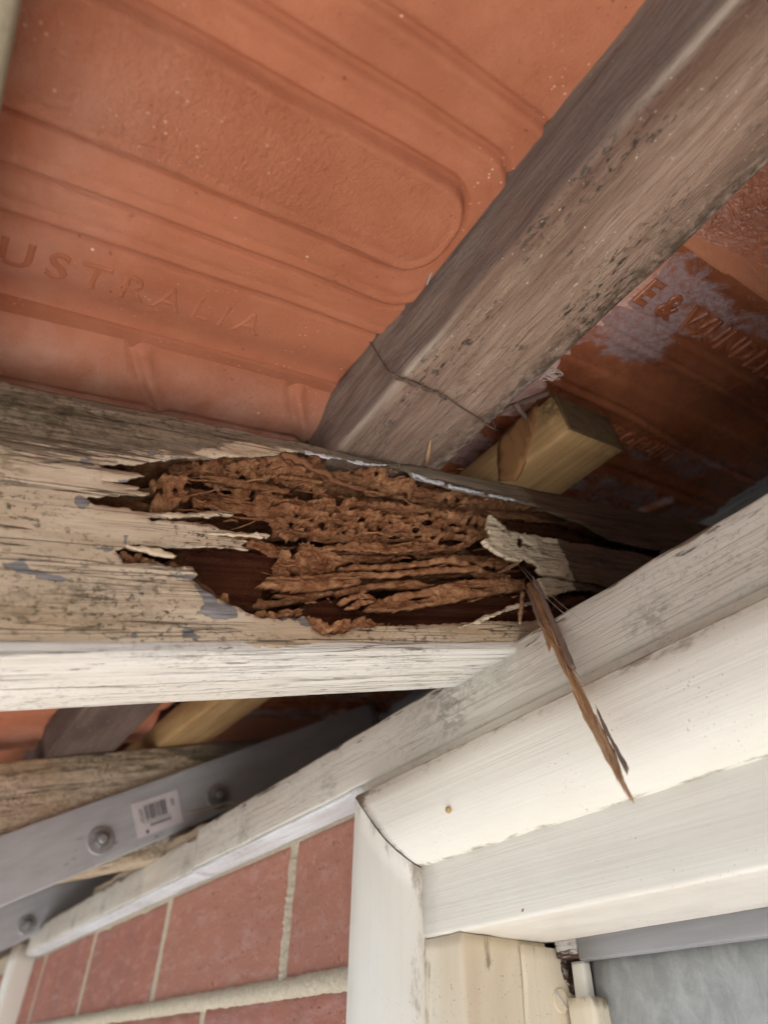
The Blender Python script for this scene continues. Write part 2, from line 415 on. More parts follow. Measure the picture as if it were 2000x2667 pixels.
def tri_sheet(outer, holes, step):
    """triangulated plate with holes in a 2-D frame; returns points, triangles"""
    loops = [outer] + holes; pts, ed = [], []
    for lp in loops:
        b = len(pts); pts += [tuple(p) for p in lp]; ed += [(b + i, b + (i + 1) % len(lp)) for i in range(len(lp))]
    lo, hi = outer.min(0), outer.max(0)
    gx = np.arange(lo[0] + step / 2, hi[0], step); gy = np.arange(lo[1] + step / 2, hi[1], step)
    if len(gx) and len(gy):
        g = np.stack(np.meshgrid(gx, gy), -1).reshape(-1, 2)
        g = g + (np.random.rand(*g.shape) - .5) * step * .6
        k = in_poly(g, outer)
        for h_ in holes: k &= ~in_poly(g, h_)
        g = g[k]
        B = np.concatenate(loops)
        if len(g):
            keep = np.ones(len(g), bool)
            for s0 in range(0, len(B), 200):
                dd = ((g[:, None, :] - B[None, s0:s0 + 200, :]) ** 2).sum(-1).min(1); keep &= dd > (step * .35) ** 2
            pts += [tuple(p) for p in g[keep]]
    r = delaunay_2d_cdt([Vector(p) for p in pts], ed, [], 0, 1e-7)
    P = np.array([tuple(v) for v in r[0]]); T = np.array([f for f in r[2] if len(f) == 3])
    c = P[T].mean(1); k = in_poly(c, outer)
    for h_ in holes: k &= ~in_poly(c, h_)
    return P, T[k]

def thick_sheet(P, T, front, back):
    """front / back: (n,3) positions of the two skins; closes the rim"""
    n = len(P); F = [tuple(t) for t in T] + [(t[2] + n, t[1] + n, t[0] + n) for t in T]
    cnt = {}
    for t in T:
        for a, b in ((t[0], t[1]), (t[1], t[2]), (t[2], t[0])): cnt[(a, b)] = 1
    for (a, b) in cnt:
        if (b, a) not in cnt: F.append((b, a, a + n, b + n))
    return np.concatenate([front, back]), F

def px_holes(hs, x):
    out = []
    for (u, v, rx, ry, *a) in hs:
        rx, ry = rx * 1.12, ry * 1.3
        a = math.radians(a[0] if a else 0); q = []
        for k in range(14):
            t = 2 * math.pi * k / 14; w = 1 + .35 * nz(u * .37 + k * .9, v * .21)
            du, dv = rx * w * math.cos(t), ry * w * math.sin(t)
            q.append(sh(u + du * math.cos(a) - dv * math.sin(a), v + du * math.sin(a) + dv * math.cos(a), x))
        out.append(np.array(q))
    return out

RX = -.2                                                   # face of the rotten rafter
S_PAINT = sh(1462, 1440)[0]                                # the paint stops where the rafter passes the wall line
def shard(name, parent, px, depth, mat, thick=.0016, step=.0013, jag=.0013, amp=.0012, grain=(60, 320), holes=(), label=None, wood=None, curl=0., flat=False):
    """ragged sheet of wood or carton lying `depth` mm behind the rafter face (negative: proud); depth is a number or one per corner"""
    if not isinstance(depth, (list, tuple)): depth = [depth] * len(px)
    dep = [d * .001 for d in depth]
    q = [sh(u, v, RX - d) for (u, v), d in zip(px, dep)]
    sd_ = px[0][0] * .013
    outer = jag_loop(q, .0009, jag, sd_); hl = px_holes(holes, RX - sum(dep) / len(dep))
    P, T = tri_sheet(outer, hl, step)
    Q = np.array(q); D = np.array(dep)
    w = 1 / (((P[:, None, :] - Q[None]) ** 2).sum(-1) + 1e-6) ** 1.2
    d0 = (w * D[None]).sum(1) / w.sum(1)
    nn = np.array([fbm(p[0] * grain[0] + sd_, p[1] * grain[1], sd_, 4) * .8 - 1.1 * max(0., .32 - abs(mnoise.noise((p[0] * grain[0] * .8, p[1] * grain[1] * 1.7 + sd_, sd_)))) for p in P]) * amp
    n2 = np.array([fbm(p[0] * 500 + sd_, p[1] * 700, 3 + sd_, 2) for p in P]) * (amp * .42 + .00018)
    x = RX - d0 + nn + n2
    if curl:                                               # edges bend back
        ce = Q.mean(0); rr = np.abs((P[:, 1] - ce[1])) / (np.ptp(Q[:, 1]) / 2 + 1e-6); x -= curl * .001 * rr ** 2
    fr = x[:, None] * X + P[:, :1] * S + P[:, 1:] * N
    bk = (x - thick)[:, None] * X + P[:, :1] * S + P[:, 1:] * N
    V, F = thick_sheet(P, T, fr, bk)
    G = np.concatenate([np.stack([P[:, 0], P[:, 1], x], 1)] * 2)
    at = {'wood': np.full(len(V), wood if wood is not None else 0.)}
    if mat is M_trimold:
        e_ = sstep(S_PAINT - .002, S_PAINT + .004, G[:, 0] + .2 * (G[:, 1] - .13)); at = {'worn': e_, 'brown': e_ * .85}
    # the triangles wind counter-clockwise in (s, h); x points to the viewer
    return mesh(name, V, F, mat, parent, None, G, at, not flat, label)

def tube(name, pts, rad, mat, parent=None, n=8, label=None, at=None, wob=0.):
    pts = [np.array(p, float) for p in pts]; V, F, G = [], [], []
    up = None; acc = 0
    for i, p in enumerate(pts):
        t = pts[min(i + 1, len(pts) - 1)] - pts[max(i - 1, 0)]; t /= np.linalg.norm(t) + 1e-12
        if up is None: up = np.cross(t, [.3, .5, .8]); up /= np.linalg.norm(up)
        up = up - t * (up @ t); up /= np.linalg.norm(up); w = np.cross(t, up)
        r = rad[i] if isinstance(rad, (list, tuple)) else rad
        if i: acc += np.linalg.norm(p - pts[i - 1])
        for k in range(n):
            a = 2 * math.pi * k / n; rr = r * (1 + wob * nz(i * 1.3, k * .9, p[0] * 30))
            V.append(p + rr * (math.cos(a) * up + math.sin(a) * w)); G.append((acc, r * math.cos(a), r * math.sin(a)))
    for i in range(len(pts) - 1):
        for k in range(n):
            k2 = (k + 1) % n; F.append((i * n + k, i * n + k2, (i + 1) * n + k2, (i + 1) * n + k))
    F.append(tuple(range(n - 1, -1, -1))); F.append(tuple((len(pts) - 1) * n + k for k in range(n)))
    return mesh(name, V, F, mat, parent, pts[0] if parent is None and at is None else at, G, None, True, label)

def smooth_path(pts, m_=5):
    pts = [np.array(p, float) for p in pts]; out = []
    for i in range(len(pts) - 1):
        p0, p1, p2, p3 = pts[max(i - 1, 0)], pts[i], pts[i + 1], pts[min(i + 2, len(pts) - 1)]
        for k in range(m_):
            t = k / m_
            out.append(.5 * ((2 * p1) + (-p0 + p2) * t + (2 * p0 - 5 * p1 + 4 * p2 - p3) * t * t + (-p0 + 3 * p1 - 3 * p2 + p3) * t ** 3))
    return out + [pts[-1]]

# ================================================================== SETTING
D_ = .2243
def quad(name, P, mat, kind='structure'):
    o = mesh(name, P, [(0, 1, 2, 3)], mat); setp(o, kind=kind); return o
M_darkground = mat_plain('dark_unseen_ground', (.085, .083, .080), (.12, .117, .112), 9, .95, .1, 0, .004)  # unseen ground colour, made dark to cut the bounced fill light
g = quad('ground', [(-80, -160, -ZC - .06), (80, -160, -ZC - .06), (80, 80, -ZC - .06), (-80, 80, -ZC - .06)], M_darkground)
g = box('path', (-1.1, -1.5, -ZC - .10), (3.4, D_ + .10, -ZC), M_ground); setp(g, kind='structure')  # unseen pale slab, added and sized to bounce directional light upward
ceil = box('ceiling', (-2.6, .338, .105), (2.6, 3.2, .125), M_slab); setp(ceil, kind='structure')
roof = beam('roof', np.zeros(3), X, S, N, (-2.6, 2.6), (-.075, 3.4), (.272, .29), .004, M_tile, None, 60, .0005); setp(roof, kind='structure')
for sx in (-2.68, 2.6):
    w_ = box('end_wall', (sx, .30, -ZC), (sx + .08, 3.3, 1.30), M_slab); setp(w_, kind='structure')
w_ = box('back_wall', (-2.6, 3.2, -ZC), (2.6, 3.28, 1.30), M_slab); setp(w_, kind='structure')

# ================================================================== ROOF TILES
def rrect(x, s, x0, x1, s1, r):
    """signed distance to a panel x0..x1, open towards the eave, rounded at its upper end s1"""
    cx, hx = (x0 + x1) / 2, (x1 - x0) / 2
    dx = np.abs(x - cx) - (hx - r); ds = s - (s1 - r)
    return np.hypot(np.maximum(dx, 0), np.maximum(ds, 0)) + np.minimum(np.maximum(dx, ds), 0) - r

def grid_mesh(name, x0, x1, s0, s1, st, hf, thick, mat, parent, attrf):
    xs = np.arange(x0, x1 + st / 2, st); ss = np.arange(s0, s1 + st / 2, st * 1.25)
    XX, SS = np.meshgrid(xs, ss); H = hf(XX, SS); n = XX.size; nx, ns = len(xs), len(ss)
    low = XX[..., None] * X + SS[..., None] * S + H[..., None] * N
    H2 = np.full_like(H, H.max()) + thick
    # upper skin coarse: only the rim and a flat top
    V = [low.reshape(-1, 3)]
    top = np.array([x0 * X + s0 * S, x1 * X + s0 * S, x1 * X + s1 * S, x0 * X + s1 * S]) + (np.median(H) + thick) * N
    V = np.concatenate([low.reshape(-1, 3), top])
    F = []
    idx = np.arange(n).reshape(ns, nx)
    F = np.stack([idx[:-1, :-1], idx[1:, :-1], idx[1:, 1:], idx[:-1, 1:]], -1).reshape(-1, 4).tolist()
    F.append((n, n + 1, n + 2, n + 3))
    F.append(tuple(idx[0, :]) + (n + 1, n)); F.append(tuple(idx[::-1, 0]) + (n, n + 3))
    F.append(tuple(idx[-1, ::-1]) + (n + 3, n + 2)); F.append(tuple(idx[:, -1]) + (n + 2, n + 1))
    G = np.stack([XX, SS, H], -1).reshape(-1, 3); G = np.concatenate([G, np.stack([top[:, 0], top @ S, top @ N], 1)])
    at = {k: np.concatenate([v.ravel(), np.zeros(4)]) for k, v in attrf(XX, SS).items()}
    return mesh(name, V, F, mat, parent, None, G, at, True)

HA = .2135
def tileA_h(x, s):
    p = np.zeros_like(x)
    wob = .0002 * np.sin(s * 90) + .00025 * np.sin(s * 37 + 1)
    for (x0, x1, s1, r, up, gv) in ((-.154, -.049, .186, .022, .0020, .0017), (-.1365, -.0648, .1755, .019, .0020, .0019), (-.1175, -.079, .1635, .0165, .0044, .0021)):
        d = rrect(x + wob, s, x0, x1, s1, r)
        p += up * (1 - sstep(-.0020, .0008, d))
        p -= gv * np.exp(-((d - .0012) / .0010) ** 2)
        p -= .00045 * np.exp(-((d + .0055) / .0016) ** 2)
    # roll at the far edge
    p -= .0035 * np.exp(-((x + .186) / .010) ** 2)
    p += .0075 * sstep(-.192, -.217, x)
    p -= .0030 * np.exp(-((x + .2255) / .0022) ** 2)
    p += .002 * sstep(-.226, -.236, x)
    # nibs
    for (sa, sb) in ((.077, .091), (.150, .164)):
        t = np.clip((-.199 - x) / .022, 0, 1); sc = sa + (sb - sa) * t
        w = np.where((x < -.194) & (x > -.224), 1., 0.) * sstep(-.193, -.199, x)
        p += w * (.0022 * np.exp(-((s - sc - .002) / .003) ** 2) - .0016 * np.exp(-((s - sc + .003) / .0022) ** 2))
    p += .0006 * np.sin(x * 60 + s * 11) + .0005 * np.sin(s * 23 + 2)
    return HA - p
def tileA_at(x, s):
    pan = 1 - sstep(-.004, .002, rrect(x, s, -.1175, -.079, .1635, .0165))
    rough = .12 + .88 * pan * (1 - .65 * sstep(.08, .15, s))
    bl = (1 - sstep(.0, .085, s)) * sstep(-.06, -.11, x) * .8 + .8 * sstep(-.19, -.215, x)
    return {'rough': rough, 'bloom_sheen': np.clip(bl, 0, 1)}

def lettering(txt, size, spacing, parent, mat, at, right, up, depth=.0005, bev=.0006, wt=.0, relief=.0005):
    cu = bpy.data.curves.new('lettering', 'FONT'); cu.body = txt; cu.size = size; cu.extrude = depth; cu.bevel_depth = bev
    cu.bevel_resolution = 2; cu.space_character = spacing; cu.resolution_u = 3; cu.offset = wt
    tmp = bpy.data.objects.new('lettering_tmp', cu); link(tmp)
    dg = bpy.context.evaluated_depsgraph_get(); me0 = bpy.data.meshes.new_from_object(tmp.evaluated_get(dg))
    V = np.array([v.co[:] for v in me0.vertices]); F = [tuple(p.vertices) for p in me0.polygons]
    bpy.data.objects.remove(tmp); bpy.data.curves.remove(cu)
    W = at + V[:, :1] * right + V[:, 1:2] * up
    hf_ = tileB_h if mat is M_glaze else tileA_h
    hh_ = hf_(W @ X, W @ S) - (V[:, 2] - V[:, 2].max()) - relief     # raised by `relief` from the clay
    W = (W @ X)[:, None] * X + (W @ S)[:, None] * S + hh_[:, None] * N
    return mesh('lettering', W, F, mat, parent, None, np.stack([W @ X, W @ S, W @ N], 1), {'rough': np.full(len(W), .1), 'bloom_sheen': tileB_at(W @ X, W @ S)['bloom_sheen'] * .3 if mat is M_glaze else np.zeros(len(W))}, False)

tA = thing('roof_tile', rf(-.1, .1, HA), 'nearest matt orange roof tile with rounded ribs, resting on the thick wired batten', 'roof tile', 'roof tiles seen from below')
grid_mesh('tile_body', -.243, .055, -.065, .252, .0009, tileA_h, .012, M_tile, tA, tileA_at)

def tileB_base(s): return .2445 - (s - .25) * .100
def tileB_h(x, s):
    p = np.zeros_like(x)
    e = .0535 + .004 * np.sin(s * 9 + 1)
    p += .007 * sstep(-e + .001, -e - .0095, x) - .0022 * np.exp(-((x + e - .0015) / .0016) ** 2)
    p -= .0022 * sstep(-.062, -.072, x)
    for (c, a, w) in ((-.1015, .0010, .0012), (-.1165, .0011, .0013), (-.140, .0006, .002), (-.158, .0013, .0016)):
        cc = c - .010 * sstep(.36, .50, s) * (1 if c < -.15 else 0)
        p -= a * np.exp(-((x - cc) / w) ** 2); p += a * .7 * np.exp(-((x - cc + .003) / .0022) ** 2)
    p -= .0045 * np.exp(-((x + .131) / .012) ** 2) * sstep(.30, .36, s) * (1 - sstep(.47, .5, s))
    p += .0055 * sstep(-.192, -.206, x) - .003 * np.exp(-((x + .204) / .003) ** 2)
    for (sa, sb) in ((.480, .492), (.548, .560)):
        t = np.clip((-.212 - x) / .02, 0, 1); sc = sa + (sb - sa) * (1 - t)
        w = sstep(-.207, -.212, x) * (1 - sstep(-.232, -.236, x) * 0)
        p += w * (.003 * np.exp(-((s - sc - .004) / .0035) ** 2) - .0025 * np.exp(-((s - sc + .002) / .0028) ** 2))
    p += .0007 * np.sin(x * 70 + s * 15) + .0008 * np.sin(s * 31 + x * 20)
    return tileB_base(s) - p
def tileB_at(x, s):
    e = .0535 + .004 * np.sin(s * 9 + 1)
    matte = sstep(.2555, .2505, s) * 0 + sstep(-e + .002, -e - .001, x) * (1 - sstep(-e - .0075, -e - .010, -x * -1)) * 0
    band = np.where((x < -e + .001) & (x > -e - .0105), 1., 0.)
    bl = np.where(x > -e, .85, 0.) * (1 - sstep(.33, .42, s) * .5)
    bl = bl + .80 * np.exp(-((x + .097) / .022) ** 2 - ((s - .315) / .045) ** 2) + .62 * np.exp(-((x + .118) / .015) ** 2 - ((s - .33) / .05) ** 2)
    bl = bl + .62 * np.exp(-((x + .182) / .012) ** 2 - ((s - .44) / .07) ** 2) + .55 * sstep(-.20, -.215, x) + .55 * np.exp(-((s - .27) / .022) ** 2) + .5 * np.exp(-((x + .074) / .010) ** 2) + .45 * np.exp(-((x + .165) / .02) ** 2 - ((s - .50) / .05) ** 2)  # patches where the painted sheen shows on the glaze
    return {'bloom_sheen': np.clip(bl, 0, 1), 'matte': np.maximum(band, matte)}
tB = thing('roof_tile', rf(-.1, .4, .235), 'glossy red brown glazed roof tile with large embossed lettering, above the pine batten', 'roof tile', 'roof tiles seen from below')
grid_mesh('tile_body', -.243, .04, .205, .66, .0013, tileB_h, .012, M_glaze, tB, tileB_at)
tsl = S - .100 * N; tsl /= np.linalg.norm(tsl)
lettering('AUSTRALIA', .0165, 1.42, tA, M_tile, rf(-.1755, .0065, tileA_h(np.array([-.168]), np.array([.05]))[0] + .0007), S, X, .0001, bev=.0011, wt=-.0005, relief=.0005)
lettering('E & WUNDERLICH', .0205, 1.12, tB, M_glaze, rf(-.0965, .3005, tileB_base(.3005) - .0050), tsl, X, .0006, bev=.0009, wt=-.0002, relief=.0016)
lettering('PROBUILT', .0165, 1.15, tB, M_glaze, rf(-.1825, .372, tileB_base(.372) - .0050), tsl, X, .0006, bev=.0009, wt=-.0002, relief=.0016)
for i, (lab, lab2) in enumerate((('matt orange roof tile seen through the slit behind the rotten rafter', 'dark glazed roof tile deep behind the rotten rafter, above the pale pine batten'),
                                 ('farthest matt red tile, seen through the slit beside the dark batten', 'farthest glazed tile in the dark beside the second rafter'))):
    for t, lb in ((tA, lab), (tB, lab2)):
        c = copy_tree(t); c.location.x -= .2450 * (i + 1); c['label'] = lb

# ================================================================== BATTENS
def edgeattr(b0, b1, c0, c1):
    def f(G):
        d = np.minimum(np.minimum(np.abs(G[:, 1] - b0), np.abs(G[:, 1] - b1)) + np.minimum(np.abs(G[:, 2] - c0), np.abs(G[:, 2] - c1)) * 1.0, .02)
        e = (1 - sstep(.0, .005, d))
        return {'edge': e, 'mould': np.zeros(len(G))}
    return f
bt = beam('roof_batten', rf(0, 0, 0), X, S, N, (-.2255, .42), (.169, .2338), (.1838, .2160), .0022, M_batten, None, 170, .0011,
          fine=.0022,
          attr_fn=lambda G: {'edge': np.clip((1 - sstep(.0010, .0030, np.abs(G[:, 1] - .1693) + np.abs(G[:, 2] - .1841))) * .75 + .6 * (1 - sstep(.002, .010, np.abs(G[:, 1] - .2338) + np.abs(G[:, 2] - .1838))), 0, 1) * np.clip(.6 + .7 * np.sin(G[:, 0] * 37 + 1.2), .15, 1),
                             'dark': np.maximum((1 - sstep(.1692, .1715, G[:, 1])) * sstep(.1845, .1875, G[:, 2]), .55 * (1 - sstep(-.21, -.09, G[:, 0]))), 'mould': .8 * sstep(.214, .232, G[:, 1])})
setp(bt, 'thick weathered grey brown batten wound with rusty tie wire', 'batten', 'roof battens')
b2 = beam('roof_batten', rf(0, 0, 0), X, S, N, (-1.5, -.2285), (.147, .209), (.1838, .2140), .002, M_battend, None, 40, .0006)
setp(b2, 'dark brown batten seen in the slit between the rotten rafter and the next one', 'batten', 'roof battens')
b3 = beam('roof_batten', rf(0, 0, 0), X, S, N, (-1.5, .5), (.553, .612), (.1838, .2135), .002, mat_paint('grey_batten_paint', (.33, .34, .34), (.2, .19, .18)), None, 40, .0006)
setp(b3, 'grey painted batten peeping over the cream trim behind the glazed tile', 'batten', 'roof battens')
b4 = beam('roof_batten', rf(0, 0, 0), X, S, N, (-1.5, .5), (-.03, .0117), (.176, .2055), .003, mat_paint('olive_paint', (.34, .30, .21), (.22, .19, .13)), None, 50, .0006)
setp(b4, 'olive grey batten at the eave end of the nearest matt orange tile', 'batten', 'roof battens')
# pine batten, slightly out of line with the others
ang = math.radians(3.4); PA = X * math.cos(ang) + S * math.sin(ang); PB = -X * math.sin(ang) + S * math.cos(ang)
pO = rf(-.1515, .2826, .1840)
pine = thing('pine_batten', pO, 'pale yellow pine batten with a dark mouldy cut end behind the grey batten', 'batten')
pb = beam('batten_body', pO, PA, PB, N, (-1.2, 0), (0, .0545), (0, .0255), .0030, M_pine, pine, 120, .0004,
     attr_fn=lambda G: {'edge': np.zeros(len(G)), 'mould': .95 * sstep(-.020, -.002, G[:, 0] + .004 * np.sin(G[:, 2] * 400)) * sstep(.004, .02, G[:, 2] + .25 * G[:, 1]) })
eo = beam('cut_end', pO, PB, N, PA, (.0008, .0537), (.0008, .0247), (-.001, .0009), .0004, M_pinee, pine, 20, .0003, label='dark mouldy cut end')
M_knot = mat_wood('pine_knot', (.22, .10, .04), (.15, .06, .025), (.28, .14, .055), 0, 30)
kn = []
for (u, v) in ((1300, 1140), (1335, 1105), (1372, 1070), (1400, 1056), (1396, 1100), (1382, 1150), (1368, 1200), (1342, 1252), (1300, 1252), (1296, 1200)):
    d = ray(u, v); c = pO @ PB; p = d * c / (d @ PB); kn.append((p @ PA, p @ N))
kn = jag_loop(kn, .002, .0008); P, T = tri_sheet(kn, [], .004)
c = pO @ PB
fr = P[:, :1] * PA + P[:, 1:] * N + (c - .0006) * PB; bk = fr + .002 * PB
V, F = thick_sheet(P, T, fr, bk); mesh('knot', V, F, M_knot, pine, None, np.concatenate([np.stack([P[:, 1], P[:, 0], P[:, 0] * 0], 1)] * 2), None, True, 'brown knot')

# ================================================================== ROTTEN RAFTER
HB, HT, RW = .0820, .1836, .047
raf = thing('rafter', rf(RX - RW / 2, .16, HB), 'rotten cream painted rafter with its side torn open by termites', 'rafter', 'rafters under the tiles')
hole_px = [(254, 1215), (278, 1207), (369, 1206), (393, 1203), (456, 1197), (520, 1194), (592, 1192), (661, 1189), (726, 1183), (738, 1173), (795, 1174), (825, 1185), (862, 1191), (898, 1198), (922, 1204), (967, 1212),
           (997, 1212), (1040, 1214), (1066, 1224), (1080, 1243), (1133, 1261), (1193, 1276), (1265, 1291), (1331, 1303), (1392, 1318), (1446, 1339), (1497, 1360), (1525, 1372), (1579, 1400), (1663, 1425), (1723, 1432), (1720, 1600),
           (1500, 1612), (1395, 1615), (1350, 1618), (1251, 1618), (1191, 1621), (1131, 1625), (1095, 1626), (1046, 1630), (986, 1632), (921, 1637), (913, 1643), (865, 1650), (845, 1652), (815, 1640), (803, 1616), (800, 1606), (757, 1606), (706, 1610), (696, 1607), (672, 1603), (646, 1597),
           (607, 1578), (565, 1557), (532, 1536), (501, 1506), (516, 1497), (501, 1479), (450, 1480), (423, 1471), (321, 1466), (315, 1451), (299, 1433), (321, 1426), (330, 1425), (400, 1440), (438, 1448), (462, 1448), (438, 1437), (330, 1418), (381, 1418), (438, 1425),
           (622, 1428), (651, 1431), (624, 1420), (646, 1409), (634, 1403), (601, 1399), (562, 1394), (547, 1389), (600, 1392), (649, 1397), (705, 1394), (690, 1390), (622, 1386), (586, 1379), (541, 1366), (441, 1359), (384, 1354), (441, 1348), (607, 1343), (604, 1332), (501, 1334),
           (381, 1332), (345, 1331), (339, 1322), (327, 1319), (248, 1316), (230, 1298), (233, 1290), (290, 1289), (393, 1287), (393, 1281), (321, 1276), (367, 1269), (363, 1266), (305, 1258), (260, 1252), (333, 1254), (346, 1246), (378, 1242), (360, 1234), (290, 1224)]
hole = jag_loop([sh(u, v) for u, v in hole_px], .0011, .0008, 2.)
SE = .58
outer = [(-.02, HB + .0008), (SE, HB + .0008), (SE, HT)]
# upper edge of the shell, worn and wavy
top_edge = [(s, HT - .0004 + .0011 * fbm(s * 26, 3.) - (.0022 * np.exp(-((s - .19) / .02) ** 2))) for s in np.linspace(SE - .004, -.016, 150)]
outer = np.array([outer[0]] + [(s, HB + .0008 + .0004 * fbm(s * 40, 9.)) for s in np.linspace(-.015, SE - .005, 160)] + outer[1:] + top_edge + [(-.02, HT)])
P, T = tri_sheet(outer, [hole], .0017)
def ell(px):
    o = np.zeros(len(P))
    for (u, v, rx, ry, w) in px:
        c = np.array(sh(u, v)); ex = np.array(sh(u + rx, v)) - c; ey = np.array(sh(u, v + ry)) - c
        a = np.linalg.norm(ex); b = np.linalg.norm(ey); d = P - c
        r = np.hypot(d[:, 0] / a, d[:, 1] / b); o = np.maximum(o, w * (1 - sstep(.55, 1.45, r)))
    return o
bare = ell([(572, 1592, 48, 22, 1), (475, 1500, 45, 8, 1), (530, 1530, 22, 22, .9), (550, 1565, 18, 22, .9), (355, 1658, 24, 6, 1), (492, 1652, 20, 11, .95), (505, 1682, 16, 7, .9), (85, 1487, 40, 8, 1), (40, 1470, 30, 5, .9), (60, 1462, 18, 12, .8), (160, 1505, 60, 4, .95),
            (212, 1306, 22, 14, 1), (225, 1203, 26, 8, 1), (440, 1168, 14, 6, 1), (393, 1180, 14, 6, .9), (755, 1606, 50, 6, .95), (795, 1620, 22, 14, .8), (270, 1427, 26, 4, .9), (330, 1405, 6, 14, .75), (300, 1706, 90, 4, .9), (640, 1702, 90, 5, .8), (850, 1698, 60, 4, .7),
            (420, 1472, 22, 6, .8), (330, 1255, 30, 4, .8), (480, 1199, 60, 3, .9), (60, 1706, 40, 3, .8), (98, 1682, 12, 4, .8), (570, 1346, 40, 2, .8), (1180, 1280, 90, 8, 1), (1060, 1244, 40, 8, 1), (1330, 1300, 40, 4, .7), (880, 1190, 60, 5, .6)])
# wear: paint gone along the top of the side, and on the strip above the hole
worn = sstep(.150, .170, P[:, 1] + .006 * np.sin(P[:, 0] * 40)) * (1 - .75 * sstep(.09, .125, P[:, 0]) * (1 - sstep(.1745, .179, P[:, 1]))) * .92
worn = np.maximum(worn, .95 * sstep(.205, .25, P[:, 0]) * sstep(.15, .17, P[:, 1]))
worn = np.maximum(worn, sstep(S_PAINT - .003, S_PAINT + .004, P[:, 0] + .2 * (P[:, 1] - .13)))
mould = ell([(120, 1090, 160, 60, .9), (330, 1140, 110, 30, .6), (250, 1100, 120, 40, .7), (230, 1545, 90, 40, .75), (400, 1530, 60, 40, .5), (60, 1560, 80, 40, .4), (330, 1600, 140, 40, .35), (20, 1180, 60, 90, .55), (30, 1580, 50, 60, .4)])
hd = np.full(len(P), 1.)
for s0 in range(0, len(hole), 300):
    hd = np.minimum(hd, np.sqrt(((P[:, None, :] - hole[None, s0:s0 + 300]) ** 2).sum(-1).min(1)))
grainn = np.array([fbm(p[0] * 14, p[1] * 190, 1., 4) for p in P]); fine = np.array([fbm(p[0] * 60, p[1] * 500, 5., 3) for p in P])
lift = .0016 * np.exp(-hd / .006) * np.array([nz(p[0] * 45, p[1] * 170, 8.) for p in P])
x = RX + .00055 * grainn + .00018 * fine + lift - .0010 * sstep(.173, .1836, P[:, 1]) ** 2
x = x - .0022 * sstep(HB + .0025, HB, P[:, 1]) ** 2
fr = x[:, None] * X + P[:, :1] * S + P[:, 1:] * N
th = .0014 + .0022 * sstep(0, .02, hd)
bk = (x - th)[:, None] * X + P[:, :1] * S + P[:, 1:] * N
V, F = thick_sheet(P, T, fr, bk); G = np.concatenate([np.stack([P[:, 0], P[:, 1], P[:, 1] * 0], 1)] * 2)
mesh('side_face', V, F, M_side, raf, None, G, {'bare': np.r_[bare, bare * 0], 'worn': np.r_[worn, worn * 0 + 1], 'mould': np.r_[mould, mould * 0], 'brown': np.r_[np.maximum(.45 * sstep(.24, .30, P[:, 0]), sstep(S_PAINT - .003, S_PAINT + .004, P[:, 0] + .2 * (P[:, 1] - .13))), mould * 0]}, True, 'cream side with a long torn hole')
beam('bottom_face', rf(0, 0, 0), S, X, N, (-.02, SE), (RX - RW, RX + .0004), (HB - .0004, HB + .005), .0016, M_under, raf, 260, .0005)
beam('far_face', rf(0, 0, 0), S, X, N, (-.02, SE), (RX - RW + .0006, RX - RW + .009), (HB + .004, HT - .001), .0015, M_side, raf, 60, .0005)
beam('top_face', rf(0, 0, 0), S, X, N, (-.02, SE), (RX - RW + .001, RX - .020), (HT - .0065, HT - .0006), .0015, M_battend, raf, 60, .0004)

# --- inside: eaten wood and carton as a relief
s0, s1, h0, h1, st = .015, .50, HB + .004, HT - .004, .00075
ss = np.arange(s0, s1, st * 1.3); hh = np.arange(h0, h1, st); SS, HH = np.meshgrid(ss, hh)
flat = np.stack([SS.ravel(), HH.ravel()], 1)
def zone(px, x):
    return in_poly(flat, [sh(u, v, x) for u, v in px])
smooth1 = zone([(470, 1425), (640, 1432), (730, 1450), (715, 1490), (695, 1525), (690, 1560), (672, 1590), (600, 1585), (540, 1545), (490, 1490)], RX - .011)
smooth2 = zone([(800, 1560), (960, 1545), (1100, 1575), (1350, 1535), (1400, 1560), (1400, 1640), (1000, 1645), (800, 1620)], RX - .010)
dep = np.empty(len(flat)); sm = (smooth1 | smooth2)
for i, (s, h) in enumerate(flat):
    a = fbm(s * 18, h * 120, 2., 4); b = fbm(s * 55, h * 260, 6., 3); r = 1 - abs(nz(s * 12, h * 240 + 3 * nz(s * 20, h * 30), 4.)) * 2
    pit = max(0., nz(s * 75, h * 200, 9.) - .18)
    if sm[i]:
        dep[i] = .0105 + .0006 * a + .0002 * b
    else:
        dep[i] = .0275 + .0070 * a + .0028 * b - .0065 * max(r, 0) ** 3 + .03 * pit
D2 = dep.reshape(SS.shape)
for _ in range(2):
    D2[1:-1, 1:-1] = .5 * D2[1:-1, 1:-1] + .125 * (D2[:-2, 1:-1] + D2[2:, 1:-1] + D2[1:-1, :-2] + D2[1:-1, 2:])
D2 = np.clip(D2, .004, .0375)
rise = sstep(HT - .016, HT - .005, HH)
D2 = D2 * (1 - .55 * rise); D2 = np.maximum(D2, .004)
V = (RX - D2)[..., None] * X + SS[..., None] * S + HH[..., None] * N
ny, nx = SS.shape; idx = np.arange(ny * nx).reshape(ny, nx)
F = np.stack([idx[:-1, :-1], idx[:-1, 1:], idx[1:, 1:], idx[1:, :-1]], -1).reshape(-1, 4).tolist()
wd = sm.reshape(SS.shape).astype(float)
for _ in range(3):
    wd[1:-1, 1:-1] = .25 * (wd[:-2, 1:-1] + wd[2:, 1:-1] + wd[1:-1, :-2] + wd[1:-1, 2:])
deep_shade = np.clip(sstep(.019, .026, D2) * .8, 0, 1)  # deep recesses darkened in the colour, shade painted in as dark wood
